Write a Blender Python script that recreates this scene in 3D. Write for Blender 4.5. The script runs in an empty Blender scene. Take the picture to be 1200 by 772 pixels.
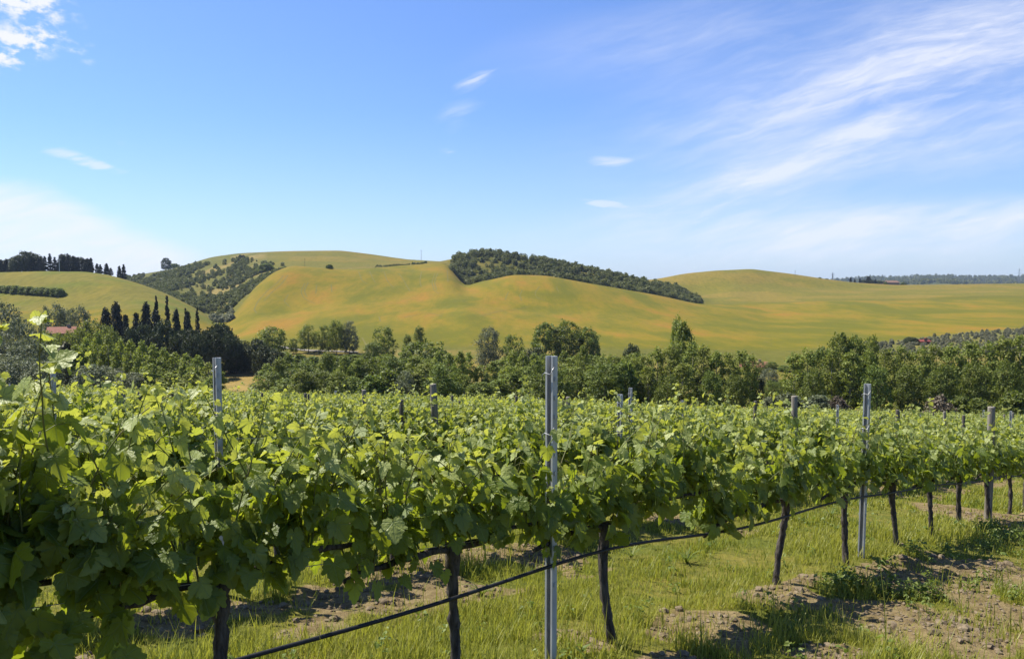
import bpy, math, random
import numpy as np
from mathutils import Vector, Matrix

R = math.radians
SC = bpy.context.scene
COL = SC.collection

# ------------------------------------------------------------------ camera, sky, sun, exposure
CAM_Z = 1.35
FPX = 924.0                      # focal length in pixels of the 1200 px wide photograph
PITCH = math.atan(51 / FPX)
cam_d = bpy.data.cameras.new('camera')
cam_d.sensor_width = 36.0
cam_d.lens = 36.0 * FPX / 1200.0
cam_d.clip_start = 0.05
cam_d.clip_end = 30000
cam = bpy.data.objects.new('camera', cam_d)
COL.objects.link(cam)
cam.location = (0, 0, CAM_Z)
cam.rotation_euler = (R(90) - PITCH, 0, 0)
SC.camera = cam

SUN_EL = 57.0
SUN_AZ = (-0.88, 0.47)            # horizontal direction towards the sun: ahead and to the left
sun_d = bpy.data.lights.new('sun', 'SUN')
sun_d.energy = 5.0
sun_d.angle = R(0.5)
sun_d.color = (1.0, 0.95, 0.86)
sun = bpy.data.objects.new('sun', sun_d)
COL.objects.link(sun)
_h = math.hypot(*SUN_AZ)
SUNV = Vector((SUN_AZ[0] / _h * math.cos(R(SUN_EL)), SUN_AZ[1] / _h * math.cos(R(SUN_EL)), math.sin(R(SUN_EL))))
sun.rotation_euler = SUNV.to_track_quat('Z', 'Y').to_euler()
sun.location = (-30, 30, 60)

vs = SC.view_settings
vs.view_transform = 'Standard'
vs.look = 'None'
vs.gamma = 1.0
vs.use_curve_mapping = False
vs.exposure = 0.9
SC.render.engine = 'CYCLES'
cy = SC.cycles
cy.max_bounces = 6
cy.diffuse_bounces = 3
cy.glossy_bounces = 2
cy.transmission_bounces = 4
cy.transparent_max_bounces = 4
cy.volume_bounces = 0
cy.caustics_reflective = False
cy.caustics_refractive = False
cy.use_denoising = True


class NT:
    """small helper to wire node trees"""
    def __init__(self, tree):
        self.t = tree
        tree.nodes.clear()

    def n(self, typ, ins=None, **kw):
        nd = self.t.nodes.new(typ)
        for k, v in kw.items():
            setattr(nd, k, v)
        for k, v in (ins or {}).items():
            s = nd.inputs[k]
            if isinstance(v, bpy.types.NodeSocket):
                self.t.links.new(v, s)
            else:
                s.default_value = v
        return nd

    def m(self, op, a, b=0.0, c=0.0, clamp=False):
        nd = self.n('ShaderNodeMath', {0: a, 1: b, 2: c}, operation=op)
        nd.use_clamp = clamp
        return nd.outputs[0]

    def mix(self, f, a, b, blend='MIX'):
        nd = self.n('ShaderNodeMix', {0: f}, data_type='RGBA', blend_type=blend)
        for i, v in ((6, a), (7, b)):
            if isinstance(v, bpy.types.NodeSocket):
                self.t.links.new(v, nd.inputs[i])
            else:
                nd.inputs[i].default_value = (*v, 1.0) if len(v) == 3 else v
        return nd.outputs[2]

    def ramp(self, f, lo, hi, a=0.0, b=1.0, smooth=True):
        nd = self.n('ShaderNodeMapRange', {0: f, 1: lo, 2: hi, 3: a, 4: b})
        nd.interpolation_type = 'SMOOTHSTEP' if smooth else 'LINEAR'
        return nd.outputs[0]

    def noise(self, vec, scale, detail=4.0, rough=0.55, dist=0.0):
        nd = self.n('ShaderNodeTexNoise', {'Scale': scale, 'Detail': detail, 'Roughness': rough, 'Distortion': dist})
        if vec is not None:
            self.t.links.new(vec, nd.inputs['Vector'])
        return nd.outputs[0]

    def mapping(self, vec, loc=(0, 0, 0), rot=(0, 0, 0), scale=(1, 1, 1), typ='POINT'):
        return self.n('ShaderNodeMapping', {'Vector': vec, 'Location': loc, 'Rotation': rot, 'Scale': scale}, vector_type=typ).outputs[0]


# world: physical sky with thin cirrus
W = bpy.data.worlds.new('World')
SC.world = W
W.use_nodes = True
nt = NT(W.node_tree)
sky = nt.n('ShaderNodeTexSky', sky_type='NISHITA')
sky.sun_disc = False
sky.sun_elevation = R(SUN_EL)
sky.sun_rotation = math.atan2(SUN_AZ[0], SUN_AZ[1])
sky.altitude = 150
sky.air_density = 1.0
sky.dust_density = 0.6
sky.ozone_density = 1.2
tc = nt.n('ShaderNodeTexCoord')
sep = nt.n('ShaderNodeSeparateXYZ', {0: tc.outputs['Generated']})
yy = nt.m('MAXIMUM', sep.outputs[1], 0.05)
uu = nt.m('DIVIDE', sep.outputs[0], yy)
vv = nt.m('DIVIDE', sep.outputs[2], yy)
UV = nt.n('ShaderNodeCombineXYZ', {0: uu, 1: vv, 2: 0.0}).outputs[0]
warp = nt.n('ShaderNodeTexNoise', {'Vector': UV, 'Scale': 4.0, 'Detail': 3.0}, noise_dimensions='2D')
UVW = nt.n('ShaderNodeVectorMath', {0: UV, 1: nt.n('ShaderNodeVectorMath', {0: nt.n('ShaderNodeVectorMath', {0: warp.outputs[1], 1: (0.5, 0.5, 0.5)}, operation='SUBTRACT').outputs[0], 'Scale': 0.045}, operation='SCALE').outputs[0]}, operation='ADD').outputs[0]


def pu(x):
    return (x - 600) / FPX


def pv(y):
    return (335 - y) / FPX


def blobs(lst):
    acc = None
    for (x, y, w, h, ang, wt) in lst:
        mp = nt.mapping(UVW, (pu(x), pv(y), 0), (0, 0, R(ang)), (w / FPX, h / FPX, 1.0), 'TEXTURE')
        ln = nt.n('ShaderNodeVectorMath', {0: mp}, operation='LENGTH').outputs['Value']
        g = nt.m('MULTIPLY', nt.ramp(ln, 0.0, 1.0, 1.0, 0.0), wt)
        acc = g if acc is None else nt.m('ADD', acc, g)
    return acc


streak_n = nt.noise(nt.mapping(UVW, (0, 0, 0), (0, 0, R(10)), (0.40, 0.060, 1), 'TEXTURE'), 1.6, 6.0, 0.54, 0.5)
streak_f = nt.noise(nt.mapping(UVW, (3, 1, 0), (0, 0, R(15)), (0.13, 0.022, 1), 'TEXTURE'), 1.5, 6.0, 0.65, 0.4)
puff_n = nt.noise(nt.mapping(UVW, (0, 0, 0), (0, 0, R(-12)), (0.042, 0.022, 1), 'TEXTURE'), 1.2, 6.0, 0.62)
puffs = blobs([(28, 10, 100, 34, -8, 1.7), (28, 60, 110, 38, 12, 1.7), (105, 66, 26, 12, 8, 0.9), (110, 84, 26, 11, 8, 0.5)])
cl_p = nt.ramp(nt.m('MULTIPLY', puffs, nt.ramp(puff_n, 0.34, 0.72)), 0.04, 0.95, 0.0, 1.0)
wisps = blobs([(85, 188, 62, 14, -10, 1.2), (125, 196, 60, 10, -4, 1.0), (145, 166, 22, 10, -10, 0.5), (562, 99, 46, 15, 22, 1.1), (540, 140, 60, 34, 30, 0.55),
               (527, 179, 22, 7, 4, 1.0), (712, 187, 52, 14, 8, 1.1), (708, 240, 60, 9, -4, 1.3), (725, 84, 70, 18, 18, 0.45)])
cl_w = nt.ramp(nt.m('MULTIPLY', wisps, nt.ramp(streak_f, 0.28, 0.72, 0.15, 1.0)), 0.02, 1.0, 0.0, 1.0)
veil = blobs([(1080, 90, 520, 130, 13, 0.85), (1180, 35, 320, 90, 16, 0.4), (890, 212, 250, 44, 14, 0.85), (1010, 160, 130, 22, 20, 0.6), (970, 120, 260, 34, 14, 0.45),
              (1130, 252, 330, 34, 3, 1.0), (1000, 288, 420, 34, 2, 0.6), (850, 262, 330, 50, 4, 0.5), (1180, 165, 260, 60, 10, 0.5), (790, 45, 300, 60, 10, 0.4)])
cl_v = nt.m('MULTIPLY', veil, nt.m('ADD', nt.ramp(streak_n, 0.30, 0.75, 0.16, 0.60), nt.ramp(streak_f, 0.35, 0.75, 0.0, 0.32)))
bank = blobs([(-80, 330, 560, 160, -10, 1.75), (40, 280, 330, 90, -10, 0.6), (400, 318, 400, 55, 0, 0.5)])
cl_b = nt.m('MULTIPLY', nt.ramp(bank, 0.05, 1.0), nt.ramp(nt.m('ADD', nt.m('MULTIPLY', streak_n, 0.5), nt.m('MULTIPLY', streak_f, 0.5)), 0.32, 0.66, 0.55, 1.0))
horiz = nt.ramp(vv, -0.02, 0.22, 0.46, 0.0, False)
horiz = nt.m('POWER', nt.m('MAXIMUM', horiz, 0.0), 1.4)
cl = nt.m('MAXIMUM', nt.m('MAXIMUM', cl_p, nt.m('MULTIPLY', cl_w, 0.58)), nt.m('MINIMUM', nt.m('ADD', nt.m('ADD', cl_v, horiz), 0.02), 0.78))
cl = nt.m('MAXIMUM', cl, nt.m('MULTIPLY', cl_b, 0.95))
front = nt.ramp(sep.outputs[1], 0.02, 0.3)
cl = nt.m('MULTIPLY', cl, front, clamp=True)
SKY_TINT = (0.80, 1.08, 1.62)
skyc = nt.mix(1.0, sky.outputs[0], SKY_TINT, 'MULTIPLY')
skycol = nt.mix(cl, skyc, (8.3, 8.55, 9.5))
bg = nt.n('ShaderNodeBackground', {'Color': skycol, 'Strength': 0.06})
wo = nt.n('ShaderNodeOutputWorld', {'Surface': bg.outputs[0]})

# ------------------------------------------------------------------ object helpers


def tag(o, label, cat, group=None, kind=None):
    if label:
        o['label'] = label
    if cat:
        o['category'] = cat
    if group:
        o['group'] = group
    if kind:
        o['kind'] = kind
    return o


def empty(name, loc=(0, 0, 0), rz=0.0, s=1.0):
    o = bpy.data.objects.new(name, None)
    o.empty_display_size = 0.2
    o.location = loc
    o.rotation_euler = (0, 0, rz)
    o.scale = (s, s, s) if not isinstance(s, (tuple, list)) else s
    COL.objects.link(o)
    return o


def part(name, me, parent):
    o = bpy.data.objects.new(name, me)
    o.parent = parent
    COL.objects.link(o)
    return o


def copy_tree(o):
    c = o.copy()
    COL.objects.link(c)
    for ch in list(o.children):
        d = ch.copy()
        COL.objects.link(d)
        d.parent = c
        for g in list(ch.children):
            e = g.copy()
            COL.objects.link(e)
            e.parent = d
    return c


class MB:
    """collects numpy pieces and makes one mesh"""
    def __init__(self):
        self.v = []
        self.f = []      # (face array, material index)
        self.a = {}
        self.n = 0

    def add(self, V, F, mat=0, **attrs):
        V = np.asarray(V, np.float32).reshape(-1, 3)
        for k in set(self.a) | set(attrs):
            if k not in self.a:
                d = np.asarray(attrs[k], np.float32).reshape(len(V), -1).shape[1] if np.ndim(attrs[k]) else 1
                self.a[k] = [np.zeros((self.n, d), np.float32)] if self.n else []
            if k in attrs:
                x = np.asarray(attrs[k], np.float32)
                x = np.full((len(V), 1), x, np.float32) if x.ndim == 0 else x.reshape(len(V), -1)
            else:
                x = np.zeros((len(V), self.a[k][0].shape[1]), np.float32)
            self.a[k].append(x)
        fs = F if isinstance(F, list) else [F]
        for f in fs:
            f = np.asarray(f, np.int64)
            if len(f):
                self.f.append((f + self.n, mat))
        self.v.append(V)
        self.n += len(V)

    def mesh(self, name, mats, smooth=False):
        V = np.concatenate(self.v) if self.v else np.zeros((0, 3), np.float32)
        me = bpy.data.meshes.new(name)
        me.vertices.add(len(V))
        me.vertices.foreach_set('co', V.ravel())
        loops = np.concatenate([f.ravel() for f, _ in self.f]).astype(np.int32)
        cnt = np.concatenate([np.full(len(f), f.shape[1], np.int32) for f, _ in self.f])
        mi = np.concatenate([np.full(len(f), m, np.int32) for f, m in self.f])
        start = np.concatenate([[0], np.cumsum(cnt)[:-1]]).astype(np.int32)
        me.loops.add(len(loops))
        me.loops.foreach_set('vertex_index', loops)
        me.polygons.add(len(cnt))
        me.polygons.foreach_set('loop_start', start)
        me.polygons.foreach_set('loop_total', cnt)
        for m in (mats if isinstance(mats, (list, tuple)) else [mats]):
            me.materials.append(m)
        me.polygons.foreach_set('material_index', mi)
        me.polygons.foreach_set('use_smooth', np.full(len(cnt), bool(smooth)))
        for k, lst in self.a.items():
            x = np.concatenate(lst)
            d = x.shape[1]
            if d == 1:
                at_ = me.attributes.new(k, 'FLOAT', 'POINT')
                at_.data.foreach_set('value', np.ascontiguousarray(x[:, 0]))
            else:
                at_ = me.attributes.new(k, 'FLOAT_VECTOR', 'POINT')
                at_.data.foreach_set('vector', np.ascontiguousarray(x).ravel())
        me.update(calc_edges=True)
        return me


def tube(P, rad, n=8, cap=True, rough=0.0, rng=None):
    """tapered tube along the points P"""
    P = np.asarray(P, float)
    rad = np.broadcast_to(np.asarray(rad, float), (len(P),))
    T = np.gradient(P, axis=0)
    T /= np.linalg.norm(T, axis=1, keepdims=True) + 1e-9
    ref = np.array([0.0, 0, 1]) if abs(T[:, 2].mean()) < 0.8 else np.array([1.0, 0, 0])
    A = np.cross(T, ref)
    A /= np.linalg.norm(A, axis=1, keepdims=True) + 1e-9
    B = np.cross(T, A)
    th = np.linspace(0, 2 * np.pi, n, endpoint=False)
    rr = rad[:, None] * np.ones(n)
    if rough and rng is not None:
        rr = rr * (1 + rough * rng.standard_normal((len(P), n)))
    V = P[:, None, :] + rr[:, :, None] * (np.cos(th)[None, :, None] * A[:, None, :] + np.sin(th)[None, :, None] * B[:, None, :])
    V = V.reshape(-1, 3)
    i = np.arange(len(P) - 1)[:, None] * n
    j = np.arange(n)[None, :]
    j2 = (j + 1) % n
    F = np.stack([i + j, i + j2, i + n + j2, i + n + j], -1).reshape(-1, 4)
    fs = [F]
    if cap:
        V = np.concatenate([V, P[:1], P[-1:]])
        c0, c1 = len(V) - 2, len(V) - 1
        l0 = (len(P) - 1) * n
        jj = np.arange(n)
        fs.append(np.concatenate([np.stack([np.full(n, c0), (jj + 1) % n, jj], -1), np.stack([np.full(n, c1), l0 + jj, l0 + (jj + 1) % n], -1)]))
    return V, fs


def box(x0, x1, y0, y1, z0, z1):
    V = np.array([(x, y, z) for z in (z0, z1) for x, y in ((x0, y0), (x1, y0), (x1, y1), (x0, y1))], float)
    F = np.array([(3, 2, 1, 0), (4, 5, 6, 7), (0, 1, 5, 4), (1, 2, 6, 5), (2, 3, 7, 6), (3, 0, 4, 7)])
    return V, F


def _h2(ix, iy, seed):
    n = (ix.astype(np.int64) * 374761393 + iy.astype(np.int64) * 668265263 + seed * 1442695041) & 0x7fffffff
    n = ((n ^ (n >> 13)) * 1274126177) & 0x7fffffff
    return ((n ^ (n >> 16)) & 0xffff) / 65535.0


def vnoise(x, y, seed=0):
    x = np.asarray(x, float)
    y = np.asarray(y, float)
    ix, iy = np.floor(x), np.floor(y)
    fx, fy = x - ix, y - iy
    fx = fx * fx * (3 - 2 * fx)
    fy = fy * fy * (3 - 2 * fy)
    a, b = _h2(ix, iy, seed), _h2(ix + 1, iy, seed)
    c, d = _h2(ix, iy + 1, seed), _h2(ix + 1, iy + 1, seed)
    return (a * (1 - fx) + b * fx) * (1 - fy) + (c * (1 - fx) + d * fx) * fy


def fbm(x, y, seed=0, oct=4):
    s, a, t = 0.0, 1.0, 0.0
    for o in range(oct):
        s = s + a * vnoise(np.asarray(x) * 2 ** o, np.asarray(y) * 2 ** o, seed + o * 17)
        t += a
        a *= 0.5
    return s / t


def sstep(x, a, b):
    t = np.clip((np.asarray(x, float) - a) / (b - a), 0, 1)
    return t * t * (3 - 2 * t)


# ------------------------------------------------------------------ terrain
def plane_z(x, y):
    return -(0.144 * y + 0.025 * x) - 0.22 * sstep(x, 2.5, 9.0)


def zpix(Y, y):
    """height of a point at distance Y seen at picture row y"""
    v = (386 - np.asarray(y, float)) / FPX
    cp, sp = math.cos(PITCH), math.sin(PITCH)
    return CAM_Z + np.asarray(Y, float) * (v * cp - sp) / (cp + v * sp)


L = {
    'foot': [(-900, 250, 414), (0, 250, 414), (900, 252, 416), (1050, 235, 418), (2200, 235, 418)],
    'mid': [(-900, 380, 366), (0, 380, 366), (100, 370, 366), (160, 355, 372), (200, 345, 382), (235, 335, 391), (255, 335, 397), (275, 335, 393), (300, 370, 376), (340, 400, 367), (400, 430, 354),
            (480, 450, 350), (540, 430, 353), (600, 420, 360), (700, 420, 368), (815, 420, 378), (900, 420, 383), (1050, 420, 380), (1200, 420, 376), (2200, 420, 374)],
    'crest': [(-900, 480, 324), (-200, 480, 321), (0, 480, 320), (100, 480, 318), (130, 480, 321), (160, 470, 331), (200, 450, 346), (235, 430, 364), (255, 410, 378), (270, 420, 373), (285, 450, 354),
              (300, 490, 336), (320, 520, 320), (340, 540, 312), (400, 580, 315), (480, 640, 311), (520, 655, 308), (532, 640, 315), (542, 600, 337), (560, 570, 331), (600, 560, 322), (640, 560, 323),
              (700, 570, 333), (760, 590, 344), (815, 600, 356), (860, 620, 358), (900, 640, 358), (1000, 660, 353), (1200, 660, 350), (2200, 660, 348)],
    'dip': [(-900, 620, 350), (0, 620, 348), (130, 620, 347), (160, 600, 346), (200, 560, 352), (250, 500, 374), (270, 500, 366), (285, 540, 350), (300, 570, 340), (320, 590, 328), (340, 610, 320),
            (400, 640, 318), (480, 680, 311), (520, 690, 308), (532, 665, 315), (542, 640, 337), (560, 640, 330), (600, 640, 326), (700, 640, 338), (760, 640, 346), (815, 650, 357), (860, 680, 356),
            (900, 700, 354), (1200, 720, 345), (2200, 720, 343)],
    'wood': [(-900, 760, 350), (0, 760, 348), (140, 760, 345), (200, 700, 338), (250, 660, 348), (270, 660, 342), (285, 700, 331), (300, 720, 322), (320, 730, 316), (340, 740, 312), (400, 760, 311),
             (480, 760, 309), (520, 740, 306), (530, 730, 303), (545, 720, 300), (565, 720, 297), (600, 720, 301), (650, 720, 309), (700, 720, 320), (740, 720, 328), (760, 720, 334), (790, 720, 338), (815, 715, 351),
             (830, 740, 353), (860, 780, 347), (900, 800, 345), (1000, 800, 345), (1200, 800, 341), (2200, 800, 340)],
    'back': [(-900, 900, 345), (0, 900, 343), (140, 900, 338), (200, 800, 327), (250, 800, 322), (300, 830, 307), (340, 850, 302), (400, 860, 302), (480, 870, 307), (525, 860, 307), (560, 850, 306),
             (600, 850, 310), (700, 850, 329), (760, 850, 343), (815, 850, 347), (860, 880, 335), (900, 900, 335), (1000, 900, 340), (1200, 900, 337), (2200, 900, 336)],
    'ridge': [(-900, 1000, 340), (0, 1000, 338), (130, 1000, 332), (160, 1000, 323), (180, 1000, 319), (200, 1000, 316), (230, 1000, 307), (250, 1000, 301), (280, 1000, 297), (330, 1000, 295),
              (400, 1000, 294), (440, 1000, 299), (480, 1000, 305), (530, 1000, 308), (600, 1000, 316), (700, 1000, 327), (750, 1000, 329), (770, 1000, 327), (800, 1000, 321), (840, 1000, 317),
              (880, 1000, 315), (920, 1000, 320), (960, 1000, 326), (1000, 1000, 331), (1050, 1000, 334), (1200, 1000, 332), (2200, 1000, 330)],
    'drop': [(-900, 1250, 346), (150, 1250, 336), (280, 1250, 306), (400, 1250, 303), (530, 1250, 316), (700, 1250, 333), (880, 1250, 322), (960, 1250, 331), (1050, 1250, 339), (2200, 1250, 337)],
    'plain': [(-900, 2300, 345), (900, 2300, 345), (1000, 2300, 338), (1050, 2300, 335), (1100, 2300, 332), (1150, 2300, 336), (2200, 2300, 336)],
    'plain2': [(-900, 3000, 345), (900, 3000, 343), (1000, 3000, 336), (1060, 3000, 331), (1100, 3000, 330), (1150, 3000, 333), (2200, 3000, 333)],
    'far': [(-900, 4200, 344), (900, 4200, 342), (950, 4200, 334), (980, 4200, 328), (1010, 4200, 326), (1060, 4200, 326), (1100, 4200, 324), (1150, 4200, 325), (1200, 4200, 323), (2200, 4200, 322)],
    'end': [(-900, 5600, 346), (2200, 5600, 346)],
}
PXS = np.arange(-760, 1961, 5.0)
YS = np.concatenate([np.linspace(60, 130, 22)[:-1], np.linspace(130, 280, 36)[:-1], np.linspace(280, 1010, 150)[:-1], np.linspace(1010, 1300, 20)[:-1], np.geomspace(1300, 5600, 40)])


def pchip(xk, yk, xq):
    h = np.diff(xk)
    d = np.diff(yk) / h
    m = np.zeros_like(yk)
    for i in range(1, len(xk) - 1):
        if d[i - 1] * d[i] > 0:
            w1, w2 = 2 * h[i] + h[i - 1], h[i] + 2 * h[i - 1]
            m[i] = (w1 + w2) / (w1 / d[i - 1] + w2 / d[i])
    m[0], m[-1] = d[0], d[-1]
    i = np.clip(np.searchsorted(xk, xq) - 1, 0, len(xk) - 2)
    t = (xq - xk[i]) / h[i]
    return ((1 + 2 * t) * (1 - t) ** 2 * yk[i] + t * (1 - t) ** 2 * h[i] * m[i] + t * t * (3 - 2 * t) * yk[i + 1] + t * t * (t - 1) * h[i] * m[i + 1])


def smooth1(a, k):
    w = np.hanning(2 * k + 3)[1:-1]
    w /= w.sum()
    return np.convolve(np.pad(a, k, mode='edge'), w, mode='valid')


lay = {}
for nm, tab in L.items():
    tab = np.array(tab, float)
    lay[nm] = (smooth1(np.interp(PXS, tab[:, 0], tab[:, 1]), 2), smooth1(np.interp(PXS, tab[:, 0], tab[:, 2]), 2))
ZG = np.zeros((len(PXS), len(YS)))
for i, px in enumerate(PXS):
    r = (px - 600) / FPX
    ks = [(Y, plane_z(r * Y, Y)) for Y in (50, 75, 100)]
    ks += [(130, plane_z(r * 100, 130) + 0.3), (165, -22.6), (205, -23.2)]
    ks += [(lay[nm][0][i], float(zpix(lay[nm][0][i], lay[nm][1][i]))) for nm in L]
    ks = np.array(ks)
    ZG[i] = pchip(ks[:, 0], ks[:, 1], YS)
YY, PP = np.meshgrid(YS, PXS)
XX = (PP - 600) / FPX * YY
ZG += sstep(YY, 280, 420) * ((fbm(XX / 60, YY / 60, 5, 3) - 0.5) * 2.2) * (1 - 0.6 * sstep(YY, 900, 1000))
ZG += sstep(YY, 3200, 4000) * (1 - sstep(YY, 4600, 5400)) * (fbm(XX / 330, YY / 900, 88, 3) - 0.5) * 34
_gz = ZG.copy()


def fan_z(x, y):
    x = np.asarray(x, float)
    y = np.asarray(y, float)
    px = 600 + FPX * x / np.maximum(y, 1)
    fi = np.clip((px - PXS[0]) / 5.0, 0, len(PXS) - 1.001)
    i = fi.astype(int)
    fi = fi - i
    j = np.clip(np.searchsorted(YS, y) - 1, 0, len(YS) - 2)
    fj = np.clip((y - YS[j]) / (YS[j + 1] - YS[j]), 0, 1)
    return (_gz[i, j] * (1 - fi) + _gz[i + 1, j] * fi) * (1 - fj) + (_gz[i, j + 1] * (1 - fi) + _gz[i + 1, j + 1] * fi) * fj


def near_z(x, y):
    b = plane_z(x, y) - 0.09 * (1 - sstep(y, 5.0, 10.0))
    return b + (fbm(np.asarray(x) / 2.6, np.asarray(y) / 2.6, 3, 3) - 0.5) * 0.10


def gz(x, y):
    x = np.asarray(x, float)
    y = np.asarray(y, float)
    w = sstep(y, 78, 88)
    return near_z(x, y) * (1 - w) + fan_z(x, y) * w


def ray(px, py):
    u, v = (px - 600) / FPX, (386 - py) / FPX
    cp, sp = math.cos(PITCH), math.sin(PITCH)
    d = np.array([u, cp + v * sp, -sp + v * cp])
    return d / d[1]


def at(px, py, y0=1.0, y1=5500.0):
    """the terrain point seen at a picture position"""
    d = ray(px, py)
    Y = np.geomspace(y0, y1, 6000)
    z = CAM_Z + d[2] * Y
    g = gz(d[0] * Y, Y)
    k = np.argmax(z < g)
    if z[k] >= g[k]:
        k = len(Y) - 1
    return Vector((d[0] * Y[k], Y[k], float(g[k])))


# ------------------------------------------------------------------ materials
def mat(name):
    m = bpy.data.materials.new(name)
    m.use_nodes = True
    return m, NT(m.node_tree)


def out(nt, sh):
    nt.n('ShaderNodeOutputMaterial', {'Surface': sh})


def objpos(nt):
    return nt.n('ShaderNodeNewGeometry').outputs['Position']


def simple(name, c1, c2, scale, rough=0.8, metal=0.0, bump=0.0, spec=0.3, det=5.0, coord='Object', stretch=None):
    c1, c2 = [tuple(0.68 * v for v in c) for c in (c1, c2)]
    m, nt = mat(name)
    v = nt.n('ShaderNodeTexCoord').outputs[coord]
    if stretch:
        v = nt.mapping(v, scale=stretch)
    f = nt.noise(v, scale, det, 0.6)
    c = nt.mix(nt.ramp(f, 0.3, 0.7), c1, c2)
    b = nt.n('ShaderNodeBsdfPrincipled', {'Base Color': c, 'Roughness': rough, 'Metallic': metal, 'Specular IOR Level': spec})
    if bump:
        bp = nt.n('ShaderNodeBump', {'Height': f, 'Strength': bump, 'Distance': 0.02})
        nt.t.links.new(bp.outputs[0], b.inputs['Normal'])
    out(nt, b.outputs[0])
    return m


def foliage_mat(name, dark, light, trans, tf=0.3, rough=0.55, spec=0.25, objvar=0.25):
    """leaves: colour varies with the per-leaf attribute rnd, from tree to tree, light passes through"""
    dark, light, trans = [tuple(0.81 * v for v in c) for c in (dark, light, trans)]
    m, nt = mat(name)
    rnd = nt.n('ShaderNodeAttribute', attribute_name='rnd').outputs['Fac']
    oi = nt.n('ShaderNodeObjectInfo').outputs['Random']
    c = nt.mix(rnd, dark, light)
    val = nt.m('ADD', nt.m('MULTIPLY', oi, objvar), 1.0 - objvar / 2)
    hsv = nt.n('ShaderNodeHueSaturation', {'Hue': nt.m('ADD', nt.m('MULTIPLY', oi, 0.03), 0.485), 'Saturation': 1.0, 'Value': val, 'Color': c})
    b = nt.n('ShaderNodeBsdfPrincipled', {'Base Color': hsv.outputs[0], 'Roughness': rough, 'Specular IOR Level': spec})
    t = nt.n('ShaderNodeBsdfTranslucent', {'Color': (*trans, 1)})
    ms = nt.n('ShaderNodeMixShader', {0: tf, 1: b.outputs[0], 2: t.outputs[0]})
    out(nt, ms.outputs[0])
    return m


def make_vine_leaf():
    m, nt = mat('vine_leaf')
    at_ = nt.n('ShaderNodeAttribute', attribute_name='leaf').outputs['Vector']
    rnd = nt.n('ShaderNodeAttribute', attribute_name='rnd').outputs['Fac']
    s = nt.n('ShaderNodeSeparateXYZ', {0: at_})
    u = nt.m('ABSOLUTE', s.outputs[0])
    v, age = s.outputs[1], s.outputs[2]
    vein = None
    for a in (0, 47, 98):
        dx, dy = math.sin(R(a)), math.cos(R(a))
        cr = nt.m('ABSOLUTE', nt.m('SUBTRACT', nt.m('MULTIPLY', u, dy), nt.m('MULTIPLY', v, dx)))
        dt = nt.m('ADD', nt.m('MULTIPLY', u, dx), nt.m('MULTIPLY', v, dy))
        g = nt.m('MULTIPLY', nt.ramp(cr, 0.008, 0.030, 1.0, 0.0), nt.ramp(dt, -0.01, 0.05))
        vein = g if vein is None else nt.m('MAXIMUM', vein, g)
    old_shaded = nt.mix(rnd, (0.070, 0.110, 0.011), (0.165, 0.208, 0.024))  # older leaves, darkened further to paint in shade low in the canopy
    young_lit = nt.mix(rnd, (0.29, 0.335, 0.055), (0.46, 0.49, 0.20))  # young leaves, also carrying the sunlit look of the canopy tops
    c = nt.mix(age, old_shaded, young_lit)
    c = nt.mix(nt.m('MULTIPLY', vein, 0.40), c, (0.30, 0.38, 0.14))
    bf = nt.n('ShaderNodeNewGeometry').outputs['Backfacing']
    under = nt.mix(0.45, c, (0.26, 0.31, 0.19))
    c = nt.mix(bf, c, under)
    mott = nt.noise(nt.n('ShaderNodeTexCoord').outputs['Object'], 70.0, 3.0)
    c = nt.mix(nt.ramp(mott, 0.35, 0.7, 0.0, 0.22), c, (0.16, 0.21, 0.06))
    bump = nt.n('ShaderNodeBump', {'Height': nt.m('ADD', nt.m('MULTIPLY', vein, -0.5), mott), 'Strength': 0.65, 'Distance': 0.008})
    b = nt.n('ShaderNodeBsdfPrincipled', {'Base Color': c, 'Roughness': nt.m('ADD', 0.46, nt.m('MULTIPLY', bf, 0.25)), 'Specular IOR Level': 0.34, 'Normal': bump.outputs[0]})
    tcol = nt.mix(age, nt.mix(rnd, (0.28, 0.36, 0.013), (0.46, 0.52, 0.024)), (0.56, 0.57, 0.07))  # older leaves dimmed here too, deepening the painted lower-canopy shade
    tcol = nt.mix(nt.m('MULTIPLY', vein, 0.5), tcol, (0.10, 0.16, 0.03))
    t = nt.n('ShaderNodeBsdfTranslucent', {'Color': tcol})
    ms = nt.n('ShaderNodeMixShader', {0: 0.40, 1: b.outputs[0], 2: t.outputs[0]})
    out(nt, ms.outputs[0])
    return m


M = {}
M['vine_leaf'] = make_vine_leaf()
M['vine_stem'] = simple('vine_stem', (0.16, 0.22, 0.05), (0.24, 0.20, 0.07), 12, 0.6)
M['vine_bark'] = simple('vine_bark', (0.045, 0.035, 0.028), (0.17, 0.145, 0.12), 16, 0.9, bump=1.0, stretch=(3, 3, 0.7), det=8)
M['steel'] = simple('galvanised_steel', (0.50, 0.51, 0.51), (0.72, 0.73, 0.72), 22, 0.5, 0.12, 0.05, stretch=(1, 1, 0.25))
M['wood_post'] = simple('weathered_wood', (0.20, 0.17, 0.13), (0.40, 0.36, 0.29), 18, 0.85, bump=0.6, stretch=(3, 3, 0.22), det=7)
M['dark_post'] = simple('dark_weathered_wood', (0.10, 0.085, 0.07), (0.22, 0.19, 0.15), 18, 0.85, bump=0.6, stretch=(3, 3, 0.22), det=7)
M['hose'] = simple('black_pipe', (0.018, 0.018, 0.02), (0.03, 0.03, 0.032), 30, 0.5)
M['wire'] = simple('wire_metal', (0.35, 0.36, 0.37), (0.5, 0.5, 0.5), 30, 0.45, 0.8)
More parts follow.
